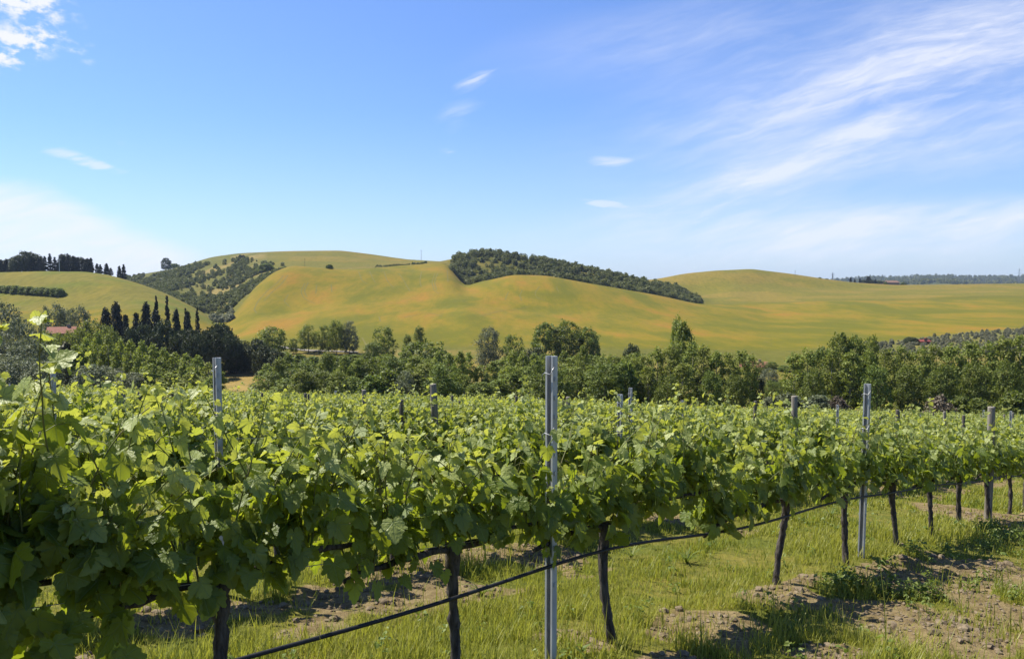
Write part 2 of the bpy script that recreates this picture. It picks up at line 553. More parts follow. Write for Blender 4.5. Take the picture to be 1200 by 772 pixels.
M['bark'] = simple('tree_bark', (0.07, 0.055, 0.04), (0.17, 0.14, 0.11), 6, 0.9, bump=0.5, stretch=(2, 2, 0.5))
M['pale_bark'] = simple('pale_bark', (0.22, 0.20, 0.16), (0.42, 0.39, 0.33), 4, 0.85, stretch=(2, 2, 0.5))
M['poplar'] = foliage_mat('poplar_leaves', (0.085, 0.122, 0.014), (0.305, 0.335, 0.066), (0.34, 0.39, 0.045), 0.32)
M['young'] = foliage_mat('young_poplar_leaves', (0.115, 0.155, 0.018), (0.345, 0.385, 0.080), (0.38, 0.44, 0.05), 0.36)
M['broad'] = foliage_mat('broad_leaves', (0.066, 0.102, 0.014), (0.225, 0.262, 0.052), (0.25, 0.31, 0.033), 0.30)
M['grey'] = foliage_mat('grey_green_leaves', (0.095, 0.115, 0.055), (0.245, 0.262, 0.145), (0.22, 0.24, 0.09), 0.28)
M['dark'] = foliage_mat('dark_leaves', (0.045, 0.06, 0.018), (0.095, 0.11, 0.036), (0.07, 0.09, 0.02), 0.20)
M['needle'] = foliage_mat('dark_needles', (0.022, 0.032, 0.014), (0.05, 0.06, 0.026), (0.03, 0.04, 0.014), 0.08)
M['pine_brown'] = foliage_mat('brownish_needles', (0.083, 0.083, 0.030), (0.150, 0.128, 0.053), (0.090, 0.090, 0.030), 0.12)
M['dry'] = foliage_mat('dry_twigs', (0.13, 0.105, 0.07), (0.24, 0.19, 0.125), (0.130, 0.091, 0.065), 0.15)
M['wood_mass'] = foliage_mat('woodland_leaves', (0.08, 0.108, 0.026), (0.26, 0.275, 0.085), (0.2, 0.22, 0.045), 0.30)
M['scrub'] = foliage_mat('scrub_twigs', (0.21, 0.215, 0.12), (0.36, 0.36, 0.22), (0.3, 0.3, 0.15), 0.3)
M['grass'] = foliage_mat('grass_blades', (0.17, 0.215, 0.022), (0.38, 0.365, 0.07), (0.44, 0.45, 0.05), 0.45, 0.5, 0.3, 0.0)
M['weed'] = foliage_mat('weed_leaves', (0.1, 0.155, 0.024), (0.22, 0.27, 0.048), (0.26, 0.34, 0.04), 0.35, 0.5, 0.3, 0.0)
M['soil'] = simple('dry_soil', (0.16, 0.12, 0.072), (0.32, 0.25, 0.16), 7, 0.95, bump=0.5, det=8, spec=0.1)
M['roof'] = simple('terracotta_roof', (0.27, 0.10, 0.06), (0.36, 0.16, 0.10), 3, 0.85, bump=0.3)
M['roof_brown'] = simple('brown_roof', (0.20, 0.115, 0.08), (0.30, 0.18, 0.13), 3, 0.9, bump=0.3)
M['stone'] = simple('stone_wall', (0.30, 0.22, 0.16), (0.44, 0.34, 0.25), 2.5, 0.9, bump=0.3)
M['plaster'] = simple('pale_plaster', (0.55, 0.50, 0.42), (0.68, 0.62, 0.54), 2.5, 0.9)
M['glass_dark'] = simple('window_glass', (0.03, 0.035, 0.04), (0.05, 0.055, 0.06), 2, 0.15)
M['redpaint'] = simple('red_paint', (0.26, 0.06, 0.04), (0.34, 0.10, 0.065), 4, 0.6)
M['white'] = simple('white_paint', (0.70, 0.70, 0.68), (0.8, 0.8, 0.78), 4, 0.6)
M['track'] = simple('crushed_crop', (0.13, 0.115, 0.012), (0.17, 0.15, 0.016), 0.3, 0.9, coord='Object')
M['road'] = simple('pale_gravel', (0.24, 0.215, 0.17), (0.33, 0.29, 0.23), 0.4, 0.95)


def ground_material():
    m, nt = mat('vineyard_ground')
    P = objpos(nt)
    soil = nt.n('ShaderNodeAttribute', attribute_name='soil').outputs['Fac']
    n1 = nt.noise(P, 1.3, 5, 0.6)
    n2 = nt.noise(P, 9.0, 6, 0.65)
    n3 = nt.noise(P, 45.0, 5, 0.65)
    gr = nt.mix(nt.ramp(n1, 0.35, 0.65), (0.145, 0.165, 0.030), (0.25, 0.22, 0.058))
    gr = nt.mix(nt.ramp(n2, 0.4, 0.7, 0, 0.6), gr, (0.06, 0.085, 0.022))
    so = nt.mix(nt.ramp(n2, 0.3, 0.7), (0.175, 0.128, 0.075), (0.33, 0.26, 0.165))
    so = nt.mix(nt.ramp(n3, 0.5, 0.75, 0, 0.6), so, (0.15, 0.10, 0.06))
    f = nt.ramp(nt.m('ADD', soil, nt.m('MULTIPLY', nt.m('SUBTRACT', n2, 0.5), 0.7)), 0.35, 0.6)
    c = nt.mix(f, gr, so)
    c = nt.mix(1.0, c, (0.68, 0.66, 0.50), 'MULTIPLY')
    hgt = nt.m('ADD', nt.m('MULTIPLY', n2, 0.7), nt.m('MULTIPLY', n3, 0.4))
    bp = nt.n('ShaderNodeBump', {'Height': hgt, 'Strength': 0.9, 'Distance': 0.05})
    b = nt.n('ShaderNodeBsdfPrincipled', {'Base Color': c, 'Roughness': 0.95, 'Specular IOR Level': 0.1, 'Normal': bp.outputs[0]})
    out(nt, b.outputs[0])
    return m


def hill_material():
    m, nt = mat('hill_land')
    P = objpos(nt)
    col = nt.n('ShaderNodeAttribute', attribute_name='land').outputs['Vector']
    gold = nt.n('ShaderNodeAttribute', attribute_name='gold').outputs['Fac']
    crop = nt.n('ShaderNodeAttribute', attribute_name='crop').outputs['Fac']
    # broad drifts of ripening barley, drawn out along the slope, over finer streaks left by the drill
    big = nt.noise(nt.mapping(P, scale=(0.017, 0.0085, 0.012)), 1.0, 4, 0.55, 0.8)
    mid = nt.noise(nt.mapping(P, rot=(0, 0, R(14)), scale=(0.05, 0.017, 0.02)), 1.0, 5, 0.6, 0.6)
    fine = nt.noise(nt.mapping(P, scale=(0.40, 0.13, 0.3)), 1.0, 6, 0.7)
    drill = nt.noise(nt.mapping(P, rot=(0, 0, R(-8)), scale=(0.9, 0.022, 0.05)), 1.0, 4, 0.6, 0.3)
    rip = nt.m('ADD', nt.m('MULTIPLY', big, 0.62), nt.m('MULTIPLY', mid, 0.38))
    rip = nt.m('ADD', nt.m('MULTIPLY', nt.m('SUBTRACT', rip, 0.5), 2.3), 0.5)
    mott = nt.noise(nt.mapping(P, scale=(0.20, 0.045, 0.05)), 1.0, 5, 0.7, 0.3)
    rip = nt.m('ADD', rip, nt.m('MULTIPLY', nt.m('SUBTRACT', mott, 0.5), 0.42))
    rip = nt.m('ADD', rip, gold)
    barley = nt.mix(nt.ramp(rip, 0.36, 0.56), (0.188, 0.172, 0.018), (0.256, 0.196, 0.026))
    barley = nt.mix(nt.ramp(rip, 0.50, 0.77), barley, (0.328, 0.186, 0.043))
    barley = nt.mix(nt.ramp(rip, 0.40, 0.24, 0.0, 0.85), barley, (0.14, 0.148, 0.017))
    barley = nt.mix(nt.ramp(drill, 0.46, 0.75, 0.0, 0.26), barley, (0.152, 0.14, 0.016))
    rough_ = nt.mix(nt.ramp(fine, 0.35, 0.68, 0.0, 0.55), col, nt.mix(1.0, col, (0.55, 0.62, 0.50), 'MULTIPLY'))
    rough_ = nt.mix(nt.ramp(mid, 0.45, 0.7, 0.0, 0.40), rough_, nt.mix(1.0, col, (1.35, 1.15, 0.95), 'MULTIPLY'))
    c = nt.mix(crop, rough_, barley)
    c = nt.mix(nt.ramp(fine, 0.35, 0.75, 0.0, 0.34), c, (0.12, 0.12, 0.03))
    c = nt.mix(1.0, c, (0.68, 0.64, 0.30), 'MULTIPLY')
    bp = nt.n('ShaderNodeBump', {'Height': fine, 'Strength': 0.5, 'Distance': 0.6})
    b = nt.n('ShaderNodeBsdfPrincipled', {'Base Color': c, 'Roughness': 0.95, 'Specular IOR Level': 0.1, 'Normal': bp.outputs[0]})
    out(nt, b.outputs[0])
    return m


M['ground'] = ground_material()
M['hill'] = hill_material()

# ------------------------------------------------------------------ vineyard layout
ROW_DX = 0.99                      # a row runs along x = 0.99 y - c
ROW_C0, ROW_STEP = 3.893, 3.52
ROW_ANG = math.atan2(1.0, ROW_DX)
DY = 0.82                          # spacing of the vines, measured along y
Y_END = 72.0


def row_pt(c, Y):
    return ROW_DX * Y - c, Y


def row_off(x, y):
    """signed distance from the nearest row; positive on the side of the camera"""
    c = ROW_DX * y - x
    j = np.round((c - ROW_C0) / ROW_STEP)
    return (ROW_C0 + j * ROW_STEP - c) / 1.407, j


SOIL_SPOTS = [(835, 738, 85, 26), (900, 705, 60, 16), (1120, 745, 120, 30), (1040, 715, 60, 14), (1150, 608, 45, 14), (1180, 680, 70, 18), (640, 655, 55, 16), (445, 678, 60, 13),
              (1085, 668, 50, 10), (190, 735, 60, 20), (960, 765, 60, 16), (1195, 725, 50, 25), (660, 748, 35, 10), (700, 765, 30, 8)]
_sp = []
for (px, py, w, h) in SOIL_SPOTS:
    a, b, c_, d_ = at(px - w, py, 1), at(px + w, py, 1), at(px, py - h, 1), at(px, py + h, 1)
    _sp.append(((a.x + b.x) / 2, (c_.y + d_.y) / 2, abs(b.x - a.x) / 2, abs(c_.y - d_.y) / 2))


def soil_amt(x, y):
    x = np.asarray(x, float)
    y = np.asarray(y, float)
    s = np.zeros(np.shape(x))
    wx = (fbm(x * 2.2, y * 2.2, 41, 3) - 0.5) * 0.9
    for (cx, cy_, rx, ry) in _sp:
        d = np.hypot((x - cx) / rx, (y - cy_) / ry) + wx
        s = np.maximum(s, 1 - sstep(d, 0.55, 1.15))
    off, j = row_off(x, y)
    band = (sstep(off, -0.2, 0.1) * (1 - sstep(off, 1.0, 1.6)))
    s = np.maximum(s, band * sstep(fbm(x * 1.1, y * 1.1, 77, 4), 0.50, 0.62) * 0.9)
    return s


def build_ground():
    def axis(a, b, lo, hi, d, g):
        m = list(np.arange(a, b, d))
        s, p = d, b
        while p < hi:
            m.append(p)
            s *= g
            p += s
        m.append(hi)
        s, p = d, a
        while p > lo:
            s *= g
            p -= s
            m.insert(0, max(p, lo))
        return np.array(m)
    xs = axis(-3.0, 9.0, -170, 170, 0.055, 1.05)
    ys = axis(1.4, 12.0, -40, 92, 0.055, 1.05)
    X, Y = np.meshgrid(xs, ys, indexing='ij')
    S = soil_amt(X, Y)
    nearw = 1 - sstep(np.hypot(X, Y), 14, 22)
    Z = gz(X, Y) + nearw * ((fbm(X * 3, Y * 3, 9, 4) - 0.5) * (0.05 + 0.09 * S))
    off, j = row_off(X, Y)
    Z += 0.03 * np.exp(-((off - 0.1) / 0.45) ** 2) * (Y < Y_END + 2)
    nx, ny = X.shape
    i = np.arange(nx - 1)[:, None] * ny + np.arange(ny - 1)[None, :]
    F = np.stack([i, i + ny, i + ny + 1, i + 1], -1).reshape(-1, 4)
    mb = MB()
    mb.add(np.stack([X, Y, Z], -1).reshape(-1, 3), F, soil=S.ravel())
    o = bpy.data.objects.new('ground', mb.mesh('ground', M['ground'], True))
    COL.objects.link(o)
    tag(o, 'grassy vineyard ground with patches of bare brown soil', 'ground', kind='structure')


build_ground()


def gz_near(x, y):
    """height of the built ground near the camera, rows' low banks included"""
    off, j = row_off(np.asarray(x, float), np.asarray(y, float))
    return gz(x, y) + 0.03 * np.exp(-((off - 0.1) / 0.45) ** 2)


def row_lift(Y):
    """how far the vines' own zero lies above the ground at their feet"""
    return 0.04 + 0.09 * (1 - float(sstep(Y, 5.0, 10.0)))


def land_cover(px, Y, X):
    """base colour, ripeness offset and crop mask of the land"""
    def lp(nm, k):
        return np.interp(px, PXS, lay[nm][k])
    n = px.shape
    col = np.zeros(n + (3,))
    gold = np.zeros(n)
    crop = np.zeros(n)

    def paint(w, c):
        nonlocal col
        col = col * (1 - w[..., None]) + np.array(c) * w[..., None]
    nz = fbm(X / 35, Y / 35, 21, 4)
    col[:] = (0.15, 0.155, 0.048)                     # valley grass
    paint(sstep(nz, 0.45, 0.62) * (Y < 260), (0.24, 0.20, 0.10))
    # hills
    hill = sstep(Y, 262, 280)
    paint(hill, (0.16, 0.156, 0.031))
    yc, yd = lp('crest', 0), lp('dip', 0)
    front = 1 - sstep(Y, yc - 2, yc + 14)
    mainf = sstep(px, 258, 270)
    # golden field of the main hill, with the far hill on the right beyond it
    w = hill * mainf * np.where(px < 845, front, 1 - sstep(Y + (fbm(px / 40, Y / 200, 4, 2) - .5) * 60, 655, 700))
    w = w * (1 - sstep(px, 1000, 1060) * (1 - sstep(Y, 292 + np.clip(px - 1040, 0, 200) * 0.45, 302 + np.clip(px - 1040, 0, 200) * 0.45)))
    crop = np.maximum(crop, w)
    gold = gold - 0.11 * sstep(px, 780, 880) - 0.03 * (1 - sstep(px, 780, 850)) - 0.16 * (1 - sstep(Y, 275, 345))
    # left hill: golden foot, greener top
    lf = hill * (1 - mainf)
    e = 375 + (fbm(px / 60, Y * 0, 8, 2) - .5) * 14
    low = lf * (1 - sstep(Y, e, e + 10))
    crop = np.maximum(crop, low)
    top = lf * sstep(Y, e, e + 10)
    paint(top, (0.155, 0.178, 0.036))
    paint(top * sstep(fbm(X / 45, Y / 20, 31, 3), 0.50, 0.66), (0.215, 0.195, 0.058))
    # gully hill and its grassy top
    gully = sstep(Y, yd, yd + 30) * (1 - sstep(px, 300, 345)) * sstep(px, 120, 150) * (Y < 1100)
    paint(gully, (0.145, 0.15, 0.055))
    soilp = gully * sstep(px, 225, 250) * sstep(fbm(X / 16, Y / 40, 61, 4), 0.50, 0.62)
    paint(soilp, (0.29, 0.235, 0.15))
    backt = sstep(Y, yd - 4, yd + 25) * sstep(px, 300, 345) * (1 - sstep(px, 525, 540))
    paint(backt, (0.179, 0.168, 0.036))
    paint(backt * sstep(fbm(X / 70, Y / 60, 33, 3), 0.48, 0.60), (0.234, 0.187, 0.053))
    paint(backt * (1 - sstep(Y, yd + 60, yd + 110)), (0.195, 0.168, 0.059))
    wood = sstep(Y, yc + 4, yc + 20) * sstep(px, 526, 536) * (1 - sstep(px, 815, 830)) * (Y < 780)
    paint(wood, (0.12, 0.125, 0.045))
    paint(wood * sstep(fbm(X / 25, Y / 25, 55, 3), 0.5, 0.6), (0.19, 0.17, 0.075))
    eh = sstep(px, 830, 845) * sstep(Y, 690, 710) + sstep(px, 700, 760) * (Y > 790)
    eh = np.clip(eh, 0, 1) * (Y < 1100)
    paint(eh, (0.199, 0.183, 0.043))
    paint(eh * sstep(fbm(X / 60, Y / 45, 35, 3), 0.46, 0.62), (0.257, 0.203, 0.065))
    scr = sstep(px, 1010, 1050) * (1 - sstep(Y, 292 + np.clip(px - 1040, 0, 200) * 0.45, 302 + np.clip(px - 1040, 0, 200) * 0.45)) * sstep(Y, 225, 240)
    paint(scr, (0.195, 0.195, 0.105))
    # ploughed strip in the valley and distant country
    pl = sstep(px, 258, 264) * (1 - sstep(px, 352, 372)) * sstep(Y, 172, 178) * (1 - sstep(Y, 222, 226))
    paint(pl, (0.36, 0.265, 0.17))
    fld = sstep(Y, 1150, 1400)
    paint(fld, (0.20, 0.20, 0.085))
    paint(fld * sstep(fbm(X / 260, Y / 420, 91, 4), 0.40, 0.52), (0.055, 0.075, 0.035))
    paint(sstep(Y, 3300, 3600), (0.045, 0.065, 0.035))
    return col, gold, crop


def build_hills():
    keep = YS >= 84
    X, Y, P = XX[:, keep], YY[:, keep], PP[:, keep]
    Z = ZG[:, keep] - 0.06 * (Y < 95)
    col, gold, crop = land_cover(P, Y, X)
    nx, ny = X.shape
    i = np.arange(nx - 1)[:, None] * ny + np.arange(ny - 1)[None, :]
    F = np.stack([i, i + ny, i + ny + 1, i + 1], -1).reshape(-1, 4)
    mb = MB()
    mb.add(np.stack([X, Y, Z], -1).reshape(-1, 3), F, land=col.reshape(-1, 3), gold=gold.ravel(), crop=crop.ravel())
    o = bpy.data.objects.new('hills', mb.mesh('hills', M['hill'], True))
    COL.objects.link(o)
    tag(o, 'rolling golden and green hills beyond the wooded valley', 'hills', kind='structure')


build_hills()


def ribbon(pts, w, lift, mb, dens=2.0):
    P = np.array([(p.x, p.y) for p in pts])
    seg = np.concatenate([[0], np.cumsum(np.linalg.norm(np.diff(P, axis=0), axis=1))])
    t = np.arange(0, seg[-1], dens)
    x, y = np.interp(t, seg, P[:, 0]), np.interp(t, seg, P[:, 1])
    x, y = smooth1(x, 6) if len(x) > 16 else x, smooth1(y, 6) if len(y) > 16 else y
    T = np.stack([np.gradient(x), np.gradient(y)], -1)
    T /= np.linalg.norm(T, axis=1, keepdims=True) + 1e-9
    N = np.stack([-T[:, 1], T[:, 0]], -1)
    L_ = np.stack([x, y], -1) + N * w / 2
    R_ = np.stack([x, y], -1) - N * w / 2
    V = np.concatenate([np.c_[L_, gz(L_[:, 0], L_[:, 1]) + lift], np.c_[R_, gz(R_[:, 0], R_[:, 1]) + lift]])
    n = len(x)
    k = np.arange(n - 1)
    mb.add(V, np.stack([k, k + n, k + n + 1, k + 1], -1))


def build_tracks():
    lines = [
        [(333, 322), (326, 331), (313, 341), (303, 352), (297, 363), (302, 368)], [(338, 322), (331, 332), (318, 343), (308, 354)],
        [(358, 331), (352, 342), (357, 351), (372, 356)], [(362, 330), (356, 341), (361, 350)], [(338, 345), (333, 353), (340, 360)],
        [(420, 318), (424, 329), (432, 334)], [(433, 318), (437, 327), (441, 333)], [(450, 318), (453, 328), (462, 338)], [(467, 320), (474, 330), (481, 342)],
        [(494, 318), (492, 330), (494, 337)], [(510, 320), (506, 331), (509, 341), (516, 345)], [(513, 320), (509, 331), (512, 341)], [(524, 316), (525, 331)], [(371, 334), (370, 345)], [(388, 333), (389, 343)],
        [(596, 342), (593, 348), (592, 352)], [(612, 340), (609, 347), (612, 353)], [(633, 335), (626, 344), (632, 352), (648, 353)], [(652, 336), (655, 343)],
        [(444, 371), (446, 377)], [(700, 374), (716, 374)], [(838, 394), (852, 395)], [(895, 400), (903, 402)], [(424, 395), (432, 410)],
        [(560, 371), (590, 364), (625, 358)], [(520, 371), (500, 366), (470, 373)]]
    mb = MB()
    for ln in lines:
        pts = [at(x, y, 120) for x, y in ln]
        dense = []
        for a, b in zip(pts[:-1], pts[1:]):
            for t in np.linspace(0, 1, 8)[:-1]:
                dense.append(a.lerp(b, t))
        dense.append(pts[-1])
        ribbon(dense, 0.6, 0.08, mb)
    o = bpy.data.objects.new('tractor_track', mb.mesh('tractor_track', M['track']))
    COL.objects.link(o)
    tag(o, 'dark tractor wheel tracks curving through the golden field', 'track', kind='structure')
    mb = MB()
    ribbon([at(x, y, 120) for x, y in ((322, 406), (340, 408.5), (360, 411.5), (390, 412), (425, 413.5))], 2.6, 0.25, mb, 1.0)
    o = bpy.data.objects.new('gravel_road', mb.mesh('gravel_road', M['road']))
    COL.objects.link(o)
    tag(o, 'pale country road at the foot of the golden hill', 'road', kind='structure')


build_tracks()

# ------------------------------------------------------------------ vines
_half = [(0.0, 0.0), (0.07, -0.20), (0.20, -0.31), (0.30, -0.22), (0.45, -0.22), (0.50, -0.06), (0.60, 0.02), (0.55, 0.12), (0.70, 0.26), (0.66, 0.38), (0.53, 0.38), (0.42, 0.34),
         (0.45, 0.52), (0.36, 0.60), (0.37, 0.74), (0.22, 0.80), (0.17, 0.92), (0.0, 1.02)]
LEAF_HI = np.array(_half + [(-x, y) for x, y in reversed(_half[1:-1])])
_half2 = [(0.0, 0.0), (0.20, -0.28), (0.48, -0.18), (0.68, 0.28), (0.42, 0.36), (0.36, 0.70), (0.0, 1.0)]
LEAF_LO = np.array(_half2 + [(-x, y) for x, y in reversed(_half2[1:-1])])
LEAF_MIN = np.array([(0.0, -0.15), (0.62, 0.05), (0.42, 0.62), (0.0, 1.0), (-0.42, 0.62), (-0.62, 0.05)])


def unit(a):
    return a / (np.linalg.norm(a, axis=-1, keepdims=True) + 1e-9)


def add_leaves(mb, rng, pos, nrm, tip, size, age, tmpl, mat_=0):
    """many leaves at once: pos is where the stalk meets the blade"""
    n = len(pos)
    nrm = unit(nrm)
    tip = unit(tip - nrm * (tip * nrm).sum(-1, keepdims=True))
    side = np.cross(tip, nrm)
    k = len(tmpl)
    T = np.concatenate([tmpl, [(0.0, 0.16)]]) if k > 6 else tmpl
    x = T[None, :, 0] * (1 + 0.12 * rng.standard_normal((n, 1)))
    y = T[None, :, 1] * np.ones((n, 1))
    cup = rng.normal(0.12, 0.25, (n, 1))
    droop = rng.normal(0.27, 0.25, (n, 1))
    fold = rng.normal(0.18, 0.26, (n, 1))
    twist = rng.normal(0, 0.16, (n, 1))
    z = -droop * y * np.abs(y) - cup * x * x + fold * np.abs(x) + twist * x * y + 0.022 * rng.standard_normal((n, T.shape[0]))
    V = pos[:, None, :] + size[:, None, None] * (x[..., None] * side[:, None, :] + y[..., None] * tip[:, None, :] + z[..., None] * nrm[:, None, :])
    m = T.shape[0]
    base = (np.arange(n) * m)[:, None, None]
    if k > 6:
        e = np.arange(k)
        f = np.stack([np.full(k, k), e, (e + 1) % k], -1)[None]
    else:
        f = np.array([(0, 1, 2), (0, 2, 3), (0, 3, 4), (0, 4, 5)])[None]
    F = (base + f).reshape(-1, 3)
    leaf = np.concatenate([np.broadcast_to(T[None], (n, m, 2)), np.broadcast_to(age[:, None, None], (n, m, 1))], -1)
    rnd = np.repeat(rng.random(n), m)
    mb.add(V.reshape(-1, 3), F, mat_, leaf=leaf.reshape(-1, 3), rnd=rnd)


def vine_foliage(seed, tmpl, x0=-0.60, x1=0.60, dens=1.0, stems=True, size=0.09, tall=1.0, zlow=0.58):
    rng = np.random.default_rng(seed)
    mb = MB()
    n_sh = max(3, int(16 * dens * (x1 - x0) / 1.2))
    P, N, T, S, A = [], [], [], [], []
    spur = np.sort((np.arange(n_sh // 2 + 1) + rng.random(n_sh // 2 + 1) * 1.1) / (n_sh // 2 + 1))
    for i in range(n_sh):
        bx = x0 + (x1 - x0) * (spur[i // 2] + rng.normal(0, 0.018 / (x1 - x0)))
        side = 1 if rng.random() < 0.5 else -1
        p = np.array([bx, rng.normal(0, 0.03), 0.62 + rng.normal(0, 0.025)])
        d = unit(np.array([rng.normal(0, 0.26), side * abs(rng.normal(0.13, 0.15)), 1.0]))
        ln = rng.uniform(0.30, 0.72) * tall
        if rng.random() < 0.10:
            ln *= 1.30
        nn = int(ln / 0.052)
        pts = [p]
        bend = rng.normal(0, 0.035)
        out_ = rng.uniform(0.0, 0.06)
        for k in range(nn):
            t = k / nn
            d = unit(d + np.array([bend + rng.normal(0, 0.05), side * out_ * t + rng.normal(0, 0.04), -0.05 * t]))
            p = p + d * 0.052
            pts.append(p)
            az = (np.pi if k % 2 else 0) + rng.normal(0, 0.8) + np.pi / 2 * (rng.random() < 0.3)
            o = np.array([np.cos(az) * 0.9, np.sin(az), 0.0])
            o = unit(o + np.array([0, side * 0.35, 0]))
            pet = (0.085 * (1 - 0.55 * t)) * rng.uniform(0.7, 1.3)
            q = p + unit(o + np.array([0, 0, 0.35])) * pet
            P.append(q)
            N.append(np.array([0, 0, 0.75]) + o * rng.uniform(0.1, 0.95) + rng.normal(0, 0.55, 3))
            T.append(o + np.array([0, 0, rng.normal(-0.55, 0.45)]))
            g = (1 - t) ** 0.75
            S.append(size * (0.36 + 0.78 * g) * rng.uniform(0.78, 1.2))
            A.append(np.clip((t - 0.28) / 0.6, 0, 1) * 0.95 + rng.random() * 0.08)  # younger up the shoot; ramp also brightens the upper canopy as if sunlit
            if stems:
                vv_, ff_ = tube([p, (p + q) / 2 + np.array([0, 0, 0.008]), q], [0.0018, 0.0014, 0.0012], 3, False)
                mb.add(vv_, ff_, 1)
            if t < 0.55 and rng.random() < 0.50:
                o2 = unit(np.array([rng.normal(0, 1), rng.normal(side * 0.6, 0.8), 0.0]))
                q2 = p + o2 * rng.uniform(0.04, 0.11) + np.array([0, 0, rng.normal(-0.01, 0.05)])
                P.append(q2)
                N.append(np.array([0, 0, 0.5]) + o2 * rng.uniform(0.3, 1.0) + rng.normal(0, 0.3, 3))
                T.append(o2 + np.array([0, 0, rng.normal(-0.5, 0.4)]))
                S.append(size * rng.uniform(0.55, 0.95))
                A.append(rng.random() ** 3 * 0.5)
        if stems:
            pts = np.array(pts)
            vv_, ff_ = tube(pts, np.linspace(0.0048, 0.0016, len(pts)), 5, False)
            mb.add(vv_, ff_, 1)
        # the growing tip: a tuft of small pale leaves
        for q in range(4):
            a = rng.uniform(0, 6.28)
            o = np.array([np.cos(a), np.sin(a), 0.3])
            P.append(p + o * 0.012)
            N.append(np.array([0, 0, 0.4]) + rng.normal(0, 0.6, 3))
            T.append(o + np.array([0, 0, 0.6]) + d * 0.8)
            S.append(size * rng.uniform(0.20, 0.42))
            A.append(1.0)
    # leaves hanging from the arms
    for i in range(int((80 + 260 * (0.58 - zlow)) * dens * (x1 - x0) / 1.2)):
        side = 1 if rng.random() < 0.5 else -1
        o = unit(np.array([rng.normal(0, 0.5), side * 1.0, 0.0]))
        P.append(np.array([rng.uniform(x0, x1), side * abs(rng.normal(0.06, 0.07)), rng.uniform(zlow, 0.90)]))
        N.append(np.array([0, 0, 0.4]) + o * rng.uniform(0.5, 1.0) + rng.normal(0, 0.3, 3))
        T.append(o * 0.6 + np.array([rng.normal(0, 0.4), 0, -0.8]))
        S.append(size * rng.uniform(0.75, 1.25))
        A.append(rng.random() ** 4 * 0.4)
    add_leaves(mb, rng, np.array(P), np.array(N), np.array(T), np.array(S), np.array(A), tmpl)
    return mb


def vine_trunk(seed, lean=0.0, fine=True):
    rng = np.random.default_rng(seed)
    n = 26 if fine else 6
    t = np.linspace(0, 1, n)
    ph, a = rng.uniform(0, 6.28), rng.uniform(0.012, 0.03)
    x = lean * (1 - t) ** 1.5 * 0.6 + a * np.sin(t * 5 + ph) - a * math.sin(5 + ph)
    y = 0.02 * np.sin(t * 4 + ph * 2) - 0.02 * math.sin(4 + ph * 2)
    z = -0.24 + 0.84 * t
    r = 0.030 - 0.006 * np.sin(t * np.pi) + 0.013 * np.exp(-((t - 1.0) / 0.13) ** 2) + 0.006 * np.exp(-(t / 0.10) ** 2)
    r = r * (1 + (0.09 * rng.standard_normal(n) if fine else 0))
    return tube(np.stack([x, y, z], -1), r, 12 if fine else 6, True, 0.13 if fine else 0.0, rng)


def vine_cordon(seed, x0=-0.60, x1=0.60, fine=True):
    rng = np.random.default_rng(seed + 500)
    mb = MB()
    for xe in (x0, x1):
        n = 12 if fine else 5
        t = np.linspace(0, 1, n)
        x = xe * t
        z = 0.575 + 0.03 * np.sin(t * 3.0) + (0.012 * rng.standard_normal(n) if fine else 0)
        y = 0.012 * rng.standard_normal(n) if fine else 0 * t
        if fine:
            z, y = smooth1(z, 1), smooth1(y, 1)
        z[0] = 0.575
        V, F = tube(np.stack([x, y, z], -1), np.linspace(0.019, 0.011, n) * (1 + (0.12 * rng.standard_normal(n) if fine else 0)), 8 if fine else 5, True, 0.08 if fine else 0, rng)
        mb.add(V, F)
    return mb


def trunk_mesh(seed, lean=0.0, fine=True):
    mb = MB()
    mb.add(*vine_trunk(seed, lean, fine))
    return mb.mesh('vine_trunk', M['vine_bark'], True)


LEAFMATS = [M['vine_leaf'], M['vine_stem']]
ORD = ['first', 'second', 'third', 'fourth', 'fifth', 'sixth', 'seventh', 'eighth', 'ninth', 'tenth', 'eleventh', 'twelfth', 'thirteenth', 'fourteenth', 'fifteenth', 'sixteenth', 'seventeenth',
       'eighteenth', 'nineteenth', 'twentieth', 'twenty-first', 'twenty-second', 'twenty-third', 'twenty-fourth', 'twenty-fifth', 'twenty-sixth', 'twenty-seventh', 'twenty-eighth', 'twenty-ninth', 'thirtieth']
ORD += ['thirty-' + x for x in ORD[:9]] + ['fortieth'] + ['forty-' + x for x in ORD[:9]] + ['fiftieth']


def vine_object(x, y, trunk, cordon, foliage, rz, s=1.0):
    t = empty('grapevine', (x, y, float(gz_near(x, y)) + row_lift(y) if y < 30 else float(gz(x, y)) + 0.05), rz, s)
    part('trunk', trunk, t)
    if cordon is not None:
        part('cordon', cordon, t)
    part('foliage', foliage, t)
    return t


